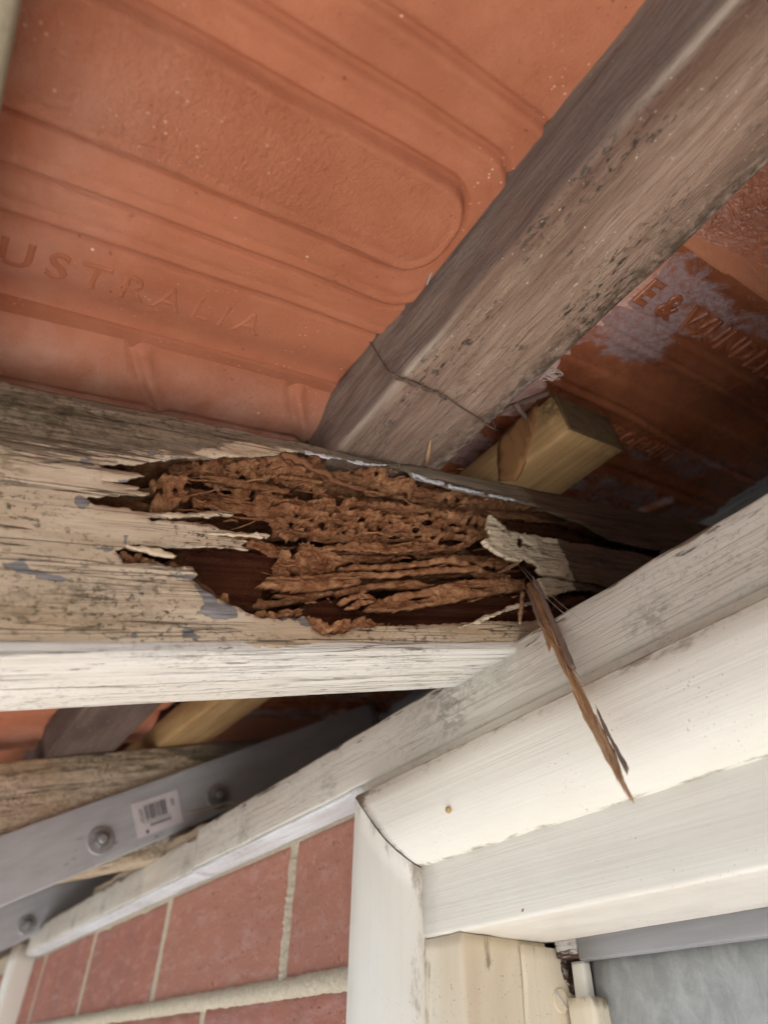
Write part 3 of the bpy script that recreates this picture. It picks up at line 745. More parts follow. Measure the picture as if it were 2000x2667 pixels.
mesh('eaten_core', V.reshape(-1, 3), F, M_carton, raf, None, np.stack([SS, HH, D2], -1).reshape(-1, 3), {'wood': np.maximum(wd, deep_shade).ravel()}, True)

# --- carton sheets and slats left standing in the hole
def slits(px, n, seed):
    rs = random.Random(seed); us = [a for a, b in px]; vs = [b for a, b in px]; out = []
    ins = lambda u, v: bool(in_poly([(u, v)], px)[0])
    for _ in range(n * 40):
        u, v = rs.uniform(min(us), max(us)), rs.uniform(min(vs), max(vs)); L = rs.choice((5, 7, 12, 20, 28)); w = rs.uniform(2.2, 4.6) if L > 8 else rs.uniform(3, 6)
        if all(ins(u + a, v + b) for a in (-L - 7, 0, L + 7) for b in (-w - 5, w + 5)) and all(abs(u - o[0]) > L + o[2] + 5 or abs(v - o[1]) > w + o[3] + 5 for o in out):
            out.append((u, v, L, w, rs.uniform(-8, 12)))
            if len(out) >= n: break
    return out
def carton(px, d, holes=(), auto=0, **k):
    if auto: holes = slits(px, auto, int(px[0][0]))
    return shard('carton_sheet', raf, px, d, M_carton, holes=holes, **k)
carton([(500, 1190), (560, 1190), (661, 1184), (738, 1168), (830, 1182), (1000, 1208), (1075, 1238), (1200, 1272), (1300, 1294), (1400, 1316), (1400, 1332), (1300, 1322), (1180, 1318), (1130, 1304), (1080, 1300), (1000, 1284), (925, 1266), (862, 1252), (830, 1262), (862, 1298), (820, 1282), (745, 1264), (665, 1258), (600, 1252), (540, 1246), (505, 1230)],
       [7, 6, 5, 4, 3, 3, 3, 3, 4, 8, 15, 15, 14, 14, 13, 13, 14, 15, 15, 10, 14, 15, 15, 16, 16, 14], auto=24, thick=.0024, amp=.0030, grain=(13, 330), flat=True, jag=.0018)
carton([(395, 1250), (420, 1242), (478, 1240), (487, 1252), (478, 1265), (490, 1295), (460, 1315), (425, 1332), (395, 1325), (405, 1290)], 7, holes=[(418, 1278, 10, 9), (462, 1270, 7, 6)], amp=.003, grain=(140, 200), thick=.003)
carton([(440, 1210), (520, 1203), (600, 1230), (640, 1262), (600, 1270), (540, 1255), (520, 1235), (450, 1232)], 14, amp=.0025)
carton([(500, 1290), (560, 1300), (660, 1310), (742, 1335), (750, 1345), (700, 1345), (640, 1335), (560, 1322), (505, 1320)], 11, amp=.0022, holes=[(560, 1278, 6, 9)])
carton([(560, 1258), (660, 1266), (740, 1290), (700, 1308), (640, 1296), (570, 1288)], 14, amp=.0024, holes=[(592, 1277, 16, 7, 8), (660, 1290, 8, 10)])
carton([(672, 1278), (700, 1272), (745, 1290), (800, 1302), (850, 1300), (880, 1310), (920, 1292), (960, 1305), (1000, 1306), (1080, 1315), (1130, 1324), (1160, 1335), (1230, 1333), (1262, 1350), (1290, 1372), (1300, 1392), (1255, 1397), (1230, 1410), (1180, 1434), (1160, 1430), (1120, 1426), (1050, 1436), (1000, 1434), (948, 1430), (930, 1412), (905, 1380), (880, 1385), (860, 1398), (830, 1388), (790, 1392), (750, 1410), (735, 1396), (715, 1370), (690, 1345), (660, 1345), (655, 1310)],
       [11, 10, 10, 9, 9, 9, 8, 7, 7, 7, 8, 9, 9, 10, 13, 14, 9, 8, 7, 7, 7, 7, 7, 7, 8, 9, 9, 8, 8, 8, 7, 8, 9, 11, 12, 12],
       holes=[(921, 1322, 13, 6, -20), (881, 1329, 7, 5), (861, 1336, 6, 10), (998, 1340, 13, 6), (1084, 1337, 6, 5), (1110, 1339, 15, 6, -5), (1112, 1362, 17, 6, -15), (1080, 1377, 12, 11, -40), (1120, 1403, 7, 6), (970, 1378, 7, 6), (990, 1373, 8, 5, 20), (957, 1368, 7, 6), (986, 1391, 7, 4), (1022, 1396, 22, 7, 6), (1042, 1413, 55, 6), (1176, 1410, 40, 9, -3), (1188, 1388, 30, 5, -3), (1247, 1366, 9, 7), (1226, 1351, 6, 9), (842, 1362, 9, 7), (838, 1373, 12, 8), (760, 1368, 6, 13), (795, 1376, 14, 8, 5), (900, 1352, 7, 5), (930, 1378, 6, 8), (1160, 1375, 8, 4), (1195, 1360, 18, 5, 10), (720, 1308, 12, 6, 10), (1050, 1352, 8, 5), (945, 1350, 9, 4, -10), (1018, 1360, 7, 4), (1030, 1335, 10, 4, 5), (890, 1368, 8, 5, 20), (1140, 1352, 7, 4), (1210, 1378, 12, 4, -5), (775, 1335, 10, 4, 20), (815, 1345, 8, 5), (740, 1345, 8, 5, 30), (700, 1330, 9, 4, 10), (1085, 1400, 9, 5), (1145, 1422, 14, 3)],
       flat=True, jag=.0018, thick=.0024, amp=.0046, grain=(36, 300), step=.0012)
carton([(785, 1422), (802, 1410), (830, 1425), (860, 1432), (880, 1445), (900, 1452), (932, 1450), (915, 1460), (885, 1467), (868, 1482), (850, 1486), (800, 1497), (790, 1490), (780, 1482), (755, 1494), (725, 1494), (712, 1480), (715, 1470), (728, 1455), (728, 1440), (745, 1440), (765, 1455), (775, 1438)], 6, amp=.0034, grain=(60, 240), thick=.003, step=.0012, flat=True, jag=.0018)
carton([(645, 1405), (700, 1408), (734, 1430), (730, 1454), (700, 1448), (680, 1430), (665, 1425), (648, 1420)], 9, amp=.0026)
carton([(800, 1386), (850, 1384), (905, 1395), (940, 1412), (880, 1412), (820, 1404)], 11, amp=.002)
carton([(835, 1424), (900, 1415), (980, 1412), (1010, 1424), (1090, 1424), (1145, 1428), (1100, 1434), (1000, 1438), (950, 1435), (880, 1430)], 5.5, amp=.0012)
carton([(930, 1448), (1010, 1440), (1050, 1444), (1040, 1462), (960, 1468), (915, 1466)], 13, amp=.0018)
SL = dict(thick=.0042, grain=(30, 420), jag=.0007)
carton([(888, 1474), (950, 1472), (1000, 1469), (1100, 1461), (1150, 1449), (1185, 1446), (1215, 1458), (1250, 1474), (1282, 1491), (1270, 1494), (1230, 1482), (1200, 1470), (1165, 1463), (1120, 1471), (1050, 1477), (1000, 1480), (960, 1483), (890, 1481)], [5, 4, 4, 3, 2, 2, 3, 5, 7, 7, 6, 5, 4, 4, 4, 4, 5, 5], amp=.0010, **SL)
carton([(695, 1504), (780, 1500), (860, 1492), (950, 1489), (1000, 1491), (1090, 1482), (1150, 1476), (1240, 1474), (1236, 1483), (1150, 1487), (1080, 1493), (1000, 1500), (950, 1497), (900, 1501), (800, 1508), (740, 1510)], 4, amp=.0009, **SL)
carton([(667, 1527), (700, 1510), (800, 1511), (880, 1502), (940, 1502), (942, 1516), (900, 1521), (850, 1529), (800, 1534), (750, 1534), (720, 1526), (690, 1524)], 3, amp=.0014, holes=[(880, 1508, 60, 1.6, -3)], **SL)
carton([(878, 1538), (930, 1527), (985, 1518), (1050, 1511), (1090, 1514), (1135, 1522), (1100, 1531), (1040, 1529), (990, 1526), (940, 1539), (890, 1547)], 6, amp=.001, **SL)
carton([(955, 1583), (975, 1568), (985, 1560), (1040, 1545), (1120, 1531), (1200, 1512), (1300, 1505), (1370, 1506), (1372, 1533), (1300, 1541), (1230, 1553), (1180, 1562), (1130, 1569), (1080, 1578), (1020, 1584), (990, 1587)], [4, 4, 4, 3, 3, 3, 4, 6, 6, 4, 3, 3, 3, 3, 3, 3], amp=.0018, holes=[(1098, 1556, 26, 4, -9), (1255, 1530, 32, 4, -4)], **SL)
carton([(1000, 1586), (1060, 1573), (1110, 1566), (1140, 1568), (1080, 1580), (1020, 1590)], 2.5, amp=.001, thick=.003)
carton([(883, 1567), (920, 1550), (948, 1537), (954, 1540), (930, 1556), (900, 1569)], 3.5, amp=.001, thick=.003)
carton([(905, 1580), (925, 1567), (965, 1559), (978, 1562), (960, 1573), (920, 1583)], 3, amp=.0012, thick=.003)
carton([(945, 1540), (975, 1550), (980, 1560), (955, 1556), (935, 1556)], 4, amp=.001, thick=.003)
carton([(680, 1552), (780, 1542), (880, 1531), (885, 1541), (800, 1561), (740, 1571), (690, 1581), (662, 1576)], 9, amp=.0014, holes=[(700, 1553, 35, 6, 4)], **SL)
carton([(1080, 1440), (1180, 1444), (1290, 1452), (1330, 1462), (1320, 1472), (1200, 1460), (1090, 1452)], 12, amp=.0014)
carton([(1225, 1462), (1300, 1458), (1318, 1468), (1310, 1478), (1260, 1472)], 8, amp=.001)
carton([(1225, 1492), (1300, 1492), (1330, 1500), (1300, 1506), (1240, 1502)], 9, amp=.001)
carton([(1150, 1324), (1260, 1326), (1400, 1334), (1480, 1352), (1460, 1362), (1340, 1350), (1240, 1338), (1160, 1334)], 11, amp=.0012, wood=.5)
carton([(1290, 1364), (1380, 1352), (1470, 1372), (1560, 1400), (1540, 1420), (1440, 1396), (1330, 1382)], 15, amp=.003, wood=1.)  # this strip and the next: far-end shade painted in as dark wood
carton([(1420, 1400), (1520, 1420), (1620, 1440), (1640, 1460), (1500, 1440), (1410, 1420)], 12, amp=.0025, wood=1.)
for q, d in (([(697, 1602), (720, 1590), (745, 1586), (764, 1590), (763, 1601), (740, 1608), (700, 1610)], 1.5), ([(765, 1592), (780, 1577), (790, 1588), (786, 1602), (770, 1604)], 2), ([(800, 1614), (813, 1600), (828, 1606), (842, 1617), (866, 1636), (860, 1648), (845, 1654), (815, 1644), (803, 1628)], .5),
             ([(868, 1624), (890, 1616), (915, 1625), (918, 1640), (900, 1645), (872, 1642)], .5), ([(880, 1618), (920, 1611), (940, 1604), (960, 1611), (1000, 1625), (1050, 1630), (950, 1637), (915, 1634)], 1.2), ([(640, 1588), (672, 1586), (700, 1596), (690, 1606), (655, 1600)], 2.5), ([(580, 1552), (592, 1550), (600, 1558), (590, 1566)], 1)):
    carton(q, d, amp=.0034, grain=(190, 260), thick=.005, step=.0012, jag=.0018, flat=True)
for (u, v, a) in ((325, 1440, 70), (335, 1446, 40), (350, 1452, 30), (362, 1446, 110), (378, 1454, 35), (395, 1456, 20), (345, 1462, 10), (410, 1462, 30), (455, 1466, 80), (466, 1472, 60), (478, 1474, 45)):
    a = math.radians(a); l, w = 13, 7
    q = [(u + l * math.cos(t) * math.cos(a) - w * math.sin(t) * math.sin(a), v + l * math.cos(t) * math.sin(a) + w * math.sin(t) * math.cos(a)) for t in np.linspace(0, 5.6, 8)]
    shard('frass_pellet', raf, q, 2.5, M_carton, amp=.0012, thick=.004, step=.0014, jag=.0006, curl=2.)
shard('torn_edge', raf, [(501, 1497), (520, 1510), (560, 1542), (610, 1575), (596, 1574), (555, 1550), (520, 1522), (500, 1506)], [2, 2, 2, 2, 4, 5, 5, 4], M_red, amp=.0006, thick=.003)
shard('torn_edge', raf, [(738, 1172), (760, 1178), (850, 1226), (950, 1272), (990, 1292), (960, 1288), (880, 1254), (780, 1204), (735, 1184)], [2, 2, 4, 6, 8, 8, 6, 3, 2], M_red, amp=.0009, thick=.002)
for qs in ([(1072, 1230), (1110, 1242), (1160, 1257), (1156, 1262), (1108, 1252), (1078, 1240)], [(1168, 1261), (1230, 1275), (1262, 1284), (1225, 1280), (1172, 1267)], [(1270, 1287), (1310, 1293), (1345, 1303), (1300, 1298)],
           [(795, 1174), (850, 1186), (890, 1194), (850, 1191), (800, 1180)], [(905, 1197), (960, 1206), (1010, 1210), (960, 1211), (915, 1203)]):
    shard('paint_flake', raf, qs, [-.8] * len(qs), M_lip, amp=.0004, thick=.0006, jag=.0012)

# thin layers along the grain, at many depths
rs = random.Random(21)
for k in range(44):
    u0 = rs.uniform(430, 1180); v0 = rs.uniform(1225, 1560)
    if u0 < 740 and v0 > 1395: continue
    L = rs.uniform(70, 260); w = rs.uniform(2.5, 7); d0 = rs.uniform(8, 21); sl_ = (.05 if v0 < 1400 else -.06) + rs.uniform(-.04, .04)
    if v0 < 1290: sl_ += .12
    top = [(u0 + t * L, v0 + t * L * sl_ - w * (.25 + math.sin(math.pi * t)) + rs.uniform(-2, 2)) for t in np.linspace(0, 1, 7)]
    bot = [(u0 + t * L, v0 + t * L * sl_ + w * (.25 + math.sin(math.pi * t)) + rs.uniform(-2, 2)) for t in np.linspace(1, 0, 7)]
    shard('wood_layer', raf, top + bot, [d0 + rs.uniform(-1.5, 1.5)] * 14, M_carton, amp=.0009, thick=.0035, step=.002, jag=.0005, grain=(20, 420), wood=rs.choice((0, 0, .3, .7)))

# --- loose fibres standing out of the eaten wood
rs = random.Random(11); V, F, G, wv = [], [], [], []
for _ in range(230):
    u, v = rs.uniform(430, 1420), rs.uniform(1215, 1600)
    if v > 1560 and u < 720 or (u < 720 and v > 1420): continue
    d0 = rs.uniform(.002, .015); c = on(u, v, X, RX - d0); L = rs.uniform(.004, .020); a = math.radians(rs.gauss(2, 9)); b = rs.gauss(.0, .16)
    di = S * math.cos(a) + N * math.sin(a) + X * b; di /= np.linalg.norm(di); si = np.cross(di, X); si /= np.linalg.norm(si); w = rs.uniform(.00018, .0007)
    n0 = len(V); k = rs.random() ** 2
    for t, ww in ((-.5, .5), (-.1, 1.), (.25, .8), (.5, .1)):
        p = c + di * L * t + X * .0012 * math.sin(t * 5 + u)
        for q in (si * w * ww, X * w * .7 * ww, -si * w * ww): V.append(p + q); G.append((u * .01 + t * L, w, v * .01)); wv.append(k)
    for i in range(3):
        for j in range(3): F.append((n0 + i * 3 + j, n0 + i * 3 + (j + 1) % 3, n0 + i * 3 + 3 + (j + 1) % 3, n0 + i * 3 + 3 + j))
fb_ = mesh('wood_fibres', V, F, M_carton, raf, None, G, {'wood': wv}); setp(fb_, kind='stuff')

# --- painted splinters still hanging on
def painted(px, d, **k):
    o = shard('painted_splinter', raf, px, d, M_trimold, **k)
    return o
painted([(1274, 1341), (1286, 1344), (1307, 1360), (1329, 1379), (1371, 1391), (1422, 1400), (1500, 1415), (1600, 1432), (1700, 1450), (1700, 1560), (1600, 1532), (1500, 1514), (1428, 1497), (1410, 1496), (1398, 1482), (1401, 1472), (1392, 1464), (1365, 1452), (1359, 1461), (1341, 1460), (1295, 1440), (1271, 1421), (1259, 1407), (1280, 1394), (1271, 1376), (1273, 1351)],
        [-9, -9, -8, -6, -4, -2, 0, 3, 5, 5, 3, 1, -1, -1, -2, -2, -3, -5, -5, -6, -8, -9, -9.5, -8, -8.5, -9], thick=.0022, amp=.0009, grain=(30, 320), jag=.0007, holes=[(1352, 1412, 9, 12, 20), (1372, 1420, 16, 4, 12), (1450, 1432, 40, 1.5, 8)], label='broken flap of painted wood')
painted([(1402, 1506), (1438, 1499), (1503, 1513), (1600, 1520), (1600, 1545), (1481, 1536), (1424, 1558)], [2, 2, 3, 6, 6, 3, 2], thick=.002, amp=.0007)
painted([(1193, 1632), (1244, 1613), (1287, 1594), (1350, 1571), (1392, 1560), (1392, 1570), (1350, 1581), (1290, 1604), (1240, 1623), (1200, 1635)], [-1, -2, -3, -3, -2, -2, -3, -3, -2, -1], thick=.0014, amp=.0004, label='thin pale splinter across the hole')
painted([(330, 1418), (400, 1428), (462, 1447), (455, 1450), (400, 1440), (330, 1424)], [-.5, -1.5, -3, -3, -1.5, -.5], thick=.0012, amp=.0003)
painted([(384, 1338), (500, 1336), (606, 1334), (604, 1342), (500, 1343), (384, 1345)], [-.4, -.8, -1.6, -1.6, -.8, -.4], thick=.001, amp=.0003)
painted([(540, 1388), (622, 1388), (703, 1392), (700, 1397), (622, 1395), (545, 1392)], [-.4, -1, -2, -2, -1, -.4], thick=.001, amp=.0003)
shard('brown_splinter', raf, [(1298, 1489), (1320, 1474), (1350, 1461), (1356, 1465), (1330, 1481), (1302, 1491)], [-7, -6, -5, -5, -6, -7], M_splint, thick=.001, amp=.0003, jag=.0003)
shard('brown_splinter', raf, [(1359, 1540), (1368, 1542), (1363, 1585), (1357, 1625), (1352, 1622), (1354, 1585)], [-3, -3, -4, -5, -5, -4], M_splint, thick=.001, amp=.0003, jag=.0003)

# ================================================================== LONG HANGING SPLINTER
p0 = on(1385, 1515, X, RX + .004); p1 = on(1646, 2081, Y, .176)
ax = (p1 - p0) / np.linalg.norm(p1 - p0); vw = -(p0 + p1) / 2; vw = vw - ax * (vw @ ax); vw /= np.linalg.norm(vw); sdv = np.cross(vw, ax)
def on_plane(u, v, p, n):
    d = ray(u, v); return d * (p @ n) / (d @ n)
def splinter_piece(px, off, mat, name, parent, thick=.0016, amp=.0006, jag=.0004):
    q = []
    for (u, v) in px:
        w = on_plane(u, v, p0 + vw * off, vw) - p0; q.append((w @ ax, w @ sdv))
    q = np.array(q)
    if np.sum(q[:, 0] * np.roll(q[:, 1], -1) - np.roll(q[:, 0], -1) * q[:, 1]) < 0: q = q[::-1]
    o = jag_loop(q, .0012, jag, off * 999); P, T = tri_sheet(o, [], .0016)
    hN = np.array([off + amp * fbm(a * 40, b * 500, off * 99, 4) for a, b in P])
    # round the ridge
    fr = p0 + P[:, :1] * ax + P[:, 1:] * sdv + hN[:, None] * vw; bk = fr - thick * vw
    V, F = thick_sheet(P, T, fr, bk); G = np.concatenate([np.stack([P[:, 0], P[:, 1], hN], 1)] * 2)
    if np.dot(np.cross(ax, sdv), vw) < 0: F = [tuple(reversed(f)) for f in F]
    return mesh(name, V, F, mat, parent, None, G, {'edge': np.zeros(len(V))}, True)
spl = thing('wood_splinter', p0, 'long ragged brown splinter hanging down from the hole over the window moulding', 'splinter')
splinter_piece([(1369, 1522), (1375, 1539), (1384, 1560), (1387, 1586), (1398, 1618), (1411, 1640), (1427, 1692), (1431, 1676), (1438, 1683), (1456, 1727), (1482, 1777), (1510, 1832), (1507, 1843), (1525, 1879), (1547, 1915), (1568, 1962), (1594, 2005), (1612, 2027), (1633, 2071), (1646, 2082), (1642, 2067), (1623, 2027), (1608, 1991), (1600, 1960), (1580, 1915), (1548, 1860), (1530, 1820), (1500, 1765), (1480, 1730), (1450, 1665), (1425, 1605), (1408, 1560), (1395, 1530), (1380, 1515)], 0., M_splint, 'wood_fibre', spl)
M_spld = mat_wood('splinter_bark', (.34, .25, .21), (.22, .15, .12), (.14, .08, .06), .2, 18, bump=.0008)
splinter_piece([(1386, 1497), (1402, 1528), (1424, 1568), (1442, 1611), (1467, 1662), (1496, 1732), (1484, 1737), (1470, 1715), (1448, 1655), (1424, 1600), (1404, 1552), (1388, 1520)], .0022, M_spld, 'outer_strip', spl, .002, .0004, .0003)
splinter_piece([(1548, 1832), (1586, 1908), (1612, 1955), (1632, 1991), (1627, 2008), (1608, 1972), (1584, 1922), (1560, 1872)], .0018, M_spld, 'outer_strip', spl, .002, .0004, .0003)
splinter_piece([(1366, 1528), (1376, 1540), (1390, 1565), (1402, 1600), (1420, 1640), (1412, 1632), (1394, 1600), (1380, 1565)], .0016, M_spld, 'outer_strip', spl, .0015, .0004, .0003)

rs = random.Random(4); V, F, G = [], [], []
edge_l = [(1372, 1530), (1400, 1618), (1440, 1690), (1482, 1778), (1512, 1850), (1550, 1920), (1600, 2012), (1640, 2070)]
edge_r = [(1398, 1520), (1432, 1600), (1466, 1680), (1500, 1755), (1532, 1830), (1580, 1915), (1608, 1990), (1645, 2074)]
for _ in range(70):
    t = rs.uniform(0, 6.4); i = int(t); f = t - i; m_ = rs.choice((rs.uniform(.05, .3), rs.uniform(.7, 1.0), rs.uniform(0, 1)))
    L_ = np.array(edge_l[i]) * (1 - f) + np.array(edge_l[i + 1]) * f; R_ = np.array(edge_r[i]) * (1 - f) + np.array(edge_r[i + 1]) * f
    u, v = L_ * (1 - m_) + R_ * m_; c = on_plane(u, v, p0 + vw * .0012, vw)
    di = ax + sdv * rs.gauss(0, .05) + vw * rs.gauss(.02, .05); di /= np.linalg.norm(di); si = np.cross(di, vw); si /= np.linalg.norm(si); L = rs.uniform(.006, .022); w = rs.uniform(.00015, .00045); n0 = len(V)
    for tt, ww in ((-.5, .4), (0, 1.), (.5, .1)):
        for q in (si * w * ww, vw * w * ww, -si * w * ww): V.append(c + di * L * tt + q); G.append((t + tt * L, w, m_))
    for i in range(2):
        for j in range(3): F.append((n0 + i * 3 + j, n0 + i * 3 + (j + 1) % 3, n0 + i * 3 + 3 + (j + 1) % 3, n0 + i * 3 + 3 + j))
fb_ = mesh('loose_fibres', V, F, mat_wood('pale_fibre', (.68, .48, .30), (.5, .3, .16), (.25, .12, .06), 0, 40), spl, None, G, None); setp(fb_, kind='stuff')

# ================================================================== WIRE, SMALL SPLINTER, FUZZ
hw = .1838
wp = [on(960, 884, S, .1682), on(1003, 955, S, .1677), on(1020, 972, N, hw - .0007), on(1050, 988, N, hw - .0011), on(1085, 1001, N, hw - .0013), on(1120, 1016, N, hw - .0010), on(1155, 1031, N, hw - .0011), on(1191, 1055, N, hw - .0010), on(1239, 1086, N, hw - .0010), on(1284, 1116, N, hw - .0013)]
wl = wp[-1] + .002 * S + .004 * N
wire = thing('tie_wire', wp[2], 'rusty tie wire twisted round the big grey batten', 'wire')
path = smooth_path(wp + [wl, wl + .012 * N], 6)
tube('wire_strand', path, [.0004 if i < 9 else (.00035 + .00055 * math.exp(-((i - 22) / 8.) ** 2)) for i in range(len(path))], M_wire, wire, 8, wob=.5)
tube('wire_strand', [p + .0010 * X * math.sin(i * .9) - .0007 * N + .0009 * S * math.cos(i * .9) for i, p in enumerate(path[10:38])], .00055, M_wire, wire, 7, wob=.5)
ws = thing('wire_stub', on(1330, 1058, N, .2), 'short dark bent wire ends between the thick batten and the pine batten', 'wire')
tube('wire_strand', smooth_path([on(1300, 1072, N, .196), on(1360, 1048, N, .202), on(1425, 1024, N, .210)], 6), .0016, M_wire, ws, 8, wob=.4)
tube('wire_strand', smooth_path([on(1342, 1050, N, .198), on(1352, 1066, N, .196), on(1368, 1088, N, .198)], 5), .0013, M_wire, ws, 8, wob=.4)
a_, b_ = on(1111, 1208, N, hw - .0016), on(1121, 1146, N, hw - .0016); sw = X * .0022 + S * .0012
sp = tube('wood_splinter', [a_, a_ * .6 + b_ * .4, b_], [.0013, .0012, .0003], M_splint, None, 6); setp(sp, 'tiny orange splinter standing against the thick batten above the flaked paint edge', 'splinter')
fz = thing('fibre_tuft', on(1440, 965, N, .19), 'small curl of dry fibres stuck to the inner edge of the wired batten', 'fibre')
for k in range(5):
    c0 = on(1425 + 6 * k, 985 - 4 * k, N, .186); ph = k * 1.3
    tube('fibre', [c0 + .0055 * (math.cos(t + ph) * (t / 6) * X + math.sin(t + ph) * (.35 + t / 9) * S - .25 * math.sin(t * 1.7 + k) * N) for t in np.linspace(0, 6, 18)], .00016, M_web, fz, 5)
cw = thing('cobweb', on(1350, 1470, X, -.19), 'fine cobweb threads below the broken painted flap', 'cobweb')
for (a, b) in (((1345, 1466), (1470, 1600)), ((1360, 1475), (1520, 1620))):
    q0, q1 = on(*a, X, -.194), on(*b, Y, .200)
    tube('thread', [q0 * (1 - t) + q1 * t - Z * .002 * math.sin(math.pi * t) for t in np.linspace(0, 1, 10)], .00009, M_web, cw, 4)
sa_, sb_ = on(1112, 742, S, .1678), on(1143, 658, S, .1660); sv_ = (sb_ - sa_) / np.linalg.norm(sb_ - sa_); sw_ = np.cross(S, sv_)
sliver = beam('wood_sliver', sa_, sv_, S, sw_, (0, np.linalg.norm(sb_ - sa_)), (-.0006, .0002), (-.0007, .0007), .0002, mat_wood('grey_sliver', (.33, .3, .27), (.25, .22, .2), (.4, .37, .33)), None, 8, .0003)
setp(sliver, 'grey sliver lifting off the thick batten beside the orange tile', 'splinter')

# ================================================================== SECOND AND THIRD RAFTERS, STEEL PLATES
X2, X3 = -.688, -1.176
def steel_plate(x, label, rlabel):
    rr_ = beam('rafter', rf(0, 0, 0), S, X, N, (.0, .75), (x - RW, x), (HB, HT), .003, M_side, None, 120, .0005, seed=x * 3,
               attr_fn=lambda G: {'worn': np.clip(sstep(.275, .30, G[:, 0] - x * 3 + .02 * np.sin(G[:, 2] * 300)) + .3 * sstep(.16, .18, G[:, 2]), 0, 1), 'mould': np.full(len(G), .35), 'bare': np.zeros(len(G))})
    setp(rr_, rlabel, 'rafter', 'rafters under the tiles')
    xp = x + .0075
    q2 = on(565, 2075, X, X2 + .0075); mv = np.zeros(3) if x == X2 else on(70, 2409, X, xp) - q2
    def at(u, v): return on(u, v, X, X2 + .0075) + mv
    a, b = at(0, 2176), at(1000, 1819); c_ = at(0, 2363)
    A = (b - a) / np.linalg.norm(b - a); C = np.cross(X, A); w = abs((c_ - a) @ C)
    if C[2] < 0: C = -C
    t = thing('steel_plate', a, label, 'steel plate', 'bolted steel plates')
    beam('plate', a, A, X, C, (-.12, .42), (-.006, 0), (-w, 0), .0012, M_steel, t, 40, .0002)
    for (u, v) in ((262, 2190), (565, 2075)):
        p = at(u, v); L = np.array([(p - a) @ A, (p - a) @ C])
        def disc(r0, r1, x0, x1, name, par, mat, n=24):
            V, F = [], []
            for (rr, xx) in ((r0, x0), (r0, x1 - .0006), (r0 - .0008, x1), (r1, x1)):
                for k in range(n):
                    tt = 2 * math.pi * k / n; V.append(p + rr * (math.cos(tt) * A + math.sin(tt) * C) + xx * X)
            for i in range(3):
                for k in range(n):
                    k2 = (k + 1) % n; F.append((i * n + k, i * n + k2, (i + 1) * n + k2, (i + 1) * n + k))
            F.append(tuple(3 * n + k for k in range(n)))
            return mesh(name, V, F, mat, par, None, None, None, False)
        ws_ = disc(.0118, .004, -.0005, .0022, 'washer', t, M_bolt)
        disc(.0066, .002, .002, .0082, 'bolt_head', t, M_head, 6)
        disc(.0038, .001, .008, .0105, 'bolt_tip', t, M_bolt, 16)
    q = [at(*k) for k in ((342, 2095), (462, 2056), (478, 2140), (361, 2184))]
    fl = [k + .0006 * X for k in q]; V = fl + [k - .0005 * X for k in q]
    lb = mesh('barcode_label', V, [(3, 2, 1, 0), (0, 1, 5, 4), (1, 2, 6, 5), (2, 3, 7, 6), (3, 0, 4, 7)], M_label, t)
    def lp(u, v): return (fl[0] * (1 - u) + fl[1] * u) * (1 - v) + (fl[3] * (1 - u) + fl[2] * u) * v + .0003 * X
    V, F = [], []
    def bar(u0, u1, v0, v1):
        b0 = len(V); V.extend([lp(u0, v0), lp(u1, v0), lp(u1, v1), lp(u0, v1)]); F.append((b0 + 3, b0 + 2, b0 + 1, b0))
    rr = random.Random(3); u = .22
    while u < .70:
        w1 = rr.choice((.009, .013, .02)); bar(u, u + w1, .16, .60); u += w1 + rr.choice((.008, .012, .018))
    bar(.12, .135, .2, .62); bar(.16, .18, .24, .66)
    for k in range(9): bar(.30 + k * .052, .334 + k * .052, .72, .80)
    for k in range(5): bar(.80, .88, .22 + k * .045, .24 + k * .045)
    for k in range(7): bar(.22 + k * .08, .275 + k * .08, .645, .665)
    bar(.18, .235, .86, .96)
    mesh('barcode_print', V, F, M_ink, lb)
    return t
steel_plate(X2, 'nearer grey steel plate with two bolts and a white barcode label in full view', 'stained cream rafter carrying the bolted steel plate with the full barcode label')
steel_plate(X3, 'farther steel plate, mostly hidden behind the end of the chipped trim piece', 'farthest rafter, almost hidden behind the farther steel plate')
st_ = tube('dry_straw', smooth_path([on(478, 2117, X, -.674), on(540, 2105, X, -.66), on(600, 2092, X, -.64), on(640, 2092, X, -.625)], 6), .0007, mat_plain('straw', (.33, .25, .16), (.25, .17, .1), 90), None, 6)
setp(st_, 'thin dry straw stuck across the steel plate above the trim', 'straw')
pk = beam('timber_packer', np.array([0, 0, 0.]), X, Y, Z, (-.93, -.60), (.212, .224), (.146, .166), .002, M_trimold, None, 40, .0025, seed=3.); setp(pk, 'pale broken packer wedged between the nearer steel plate and the chipped trim strip', 'timber packer')

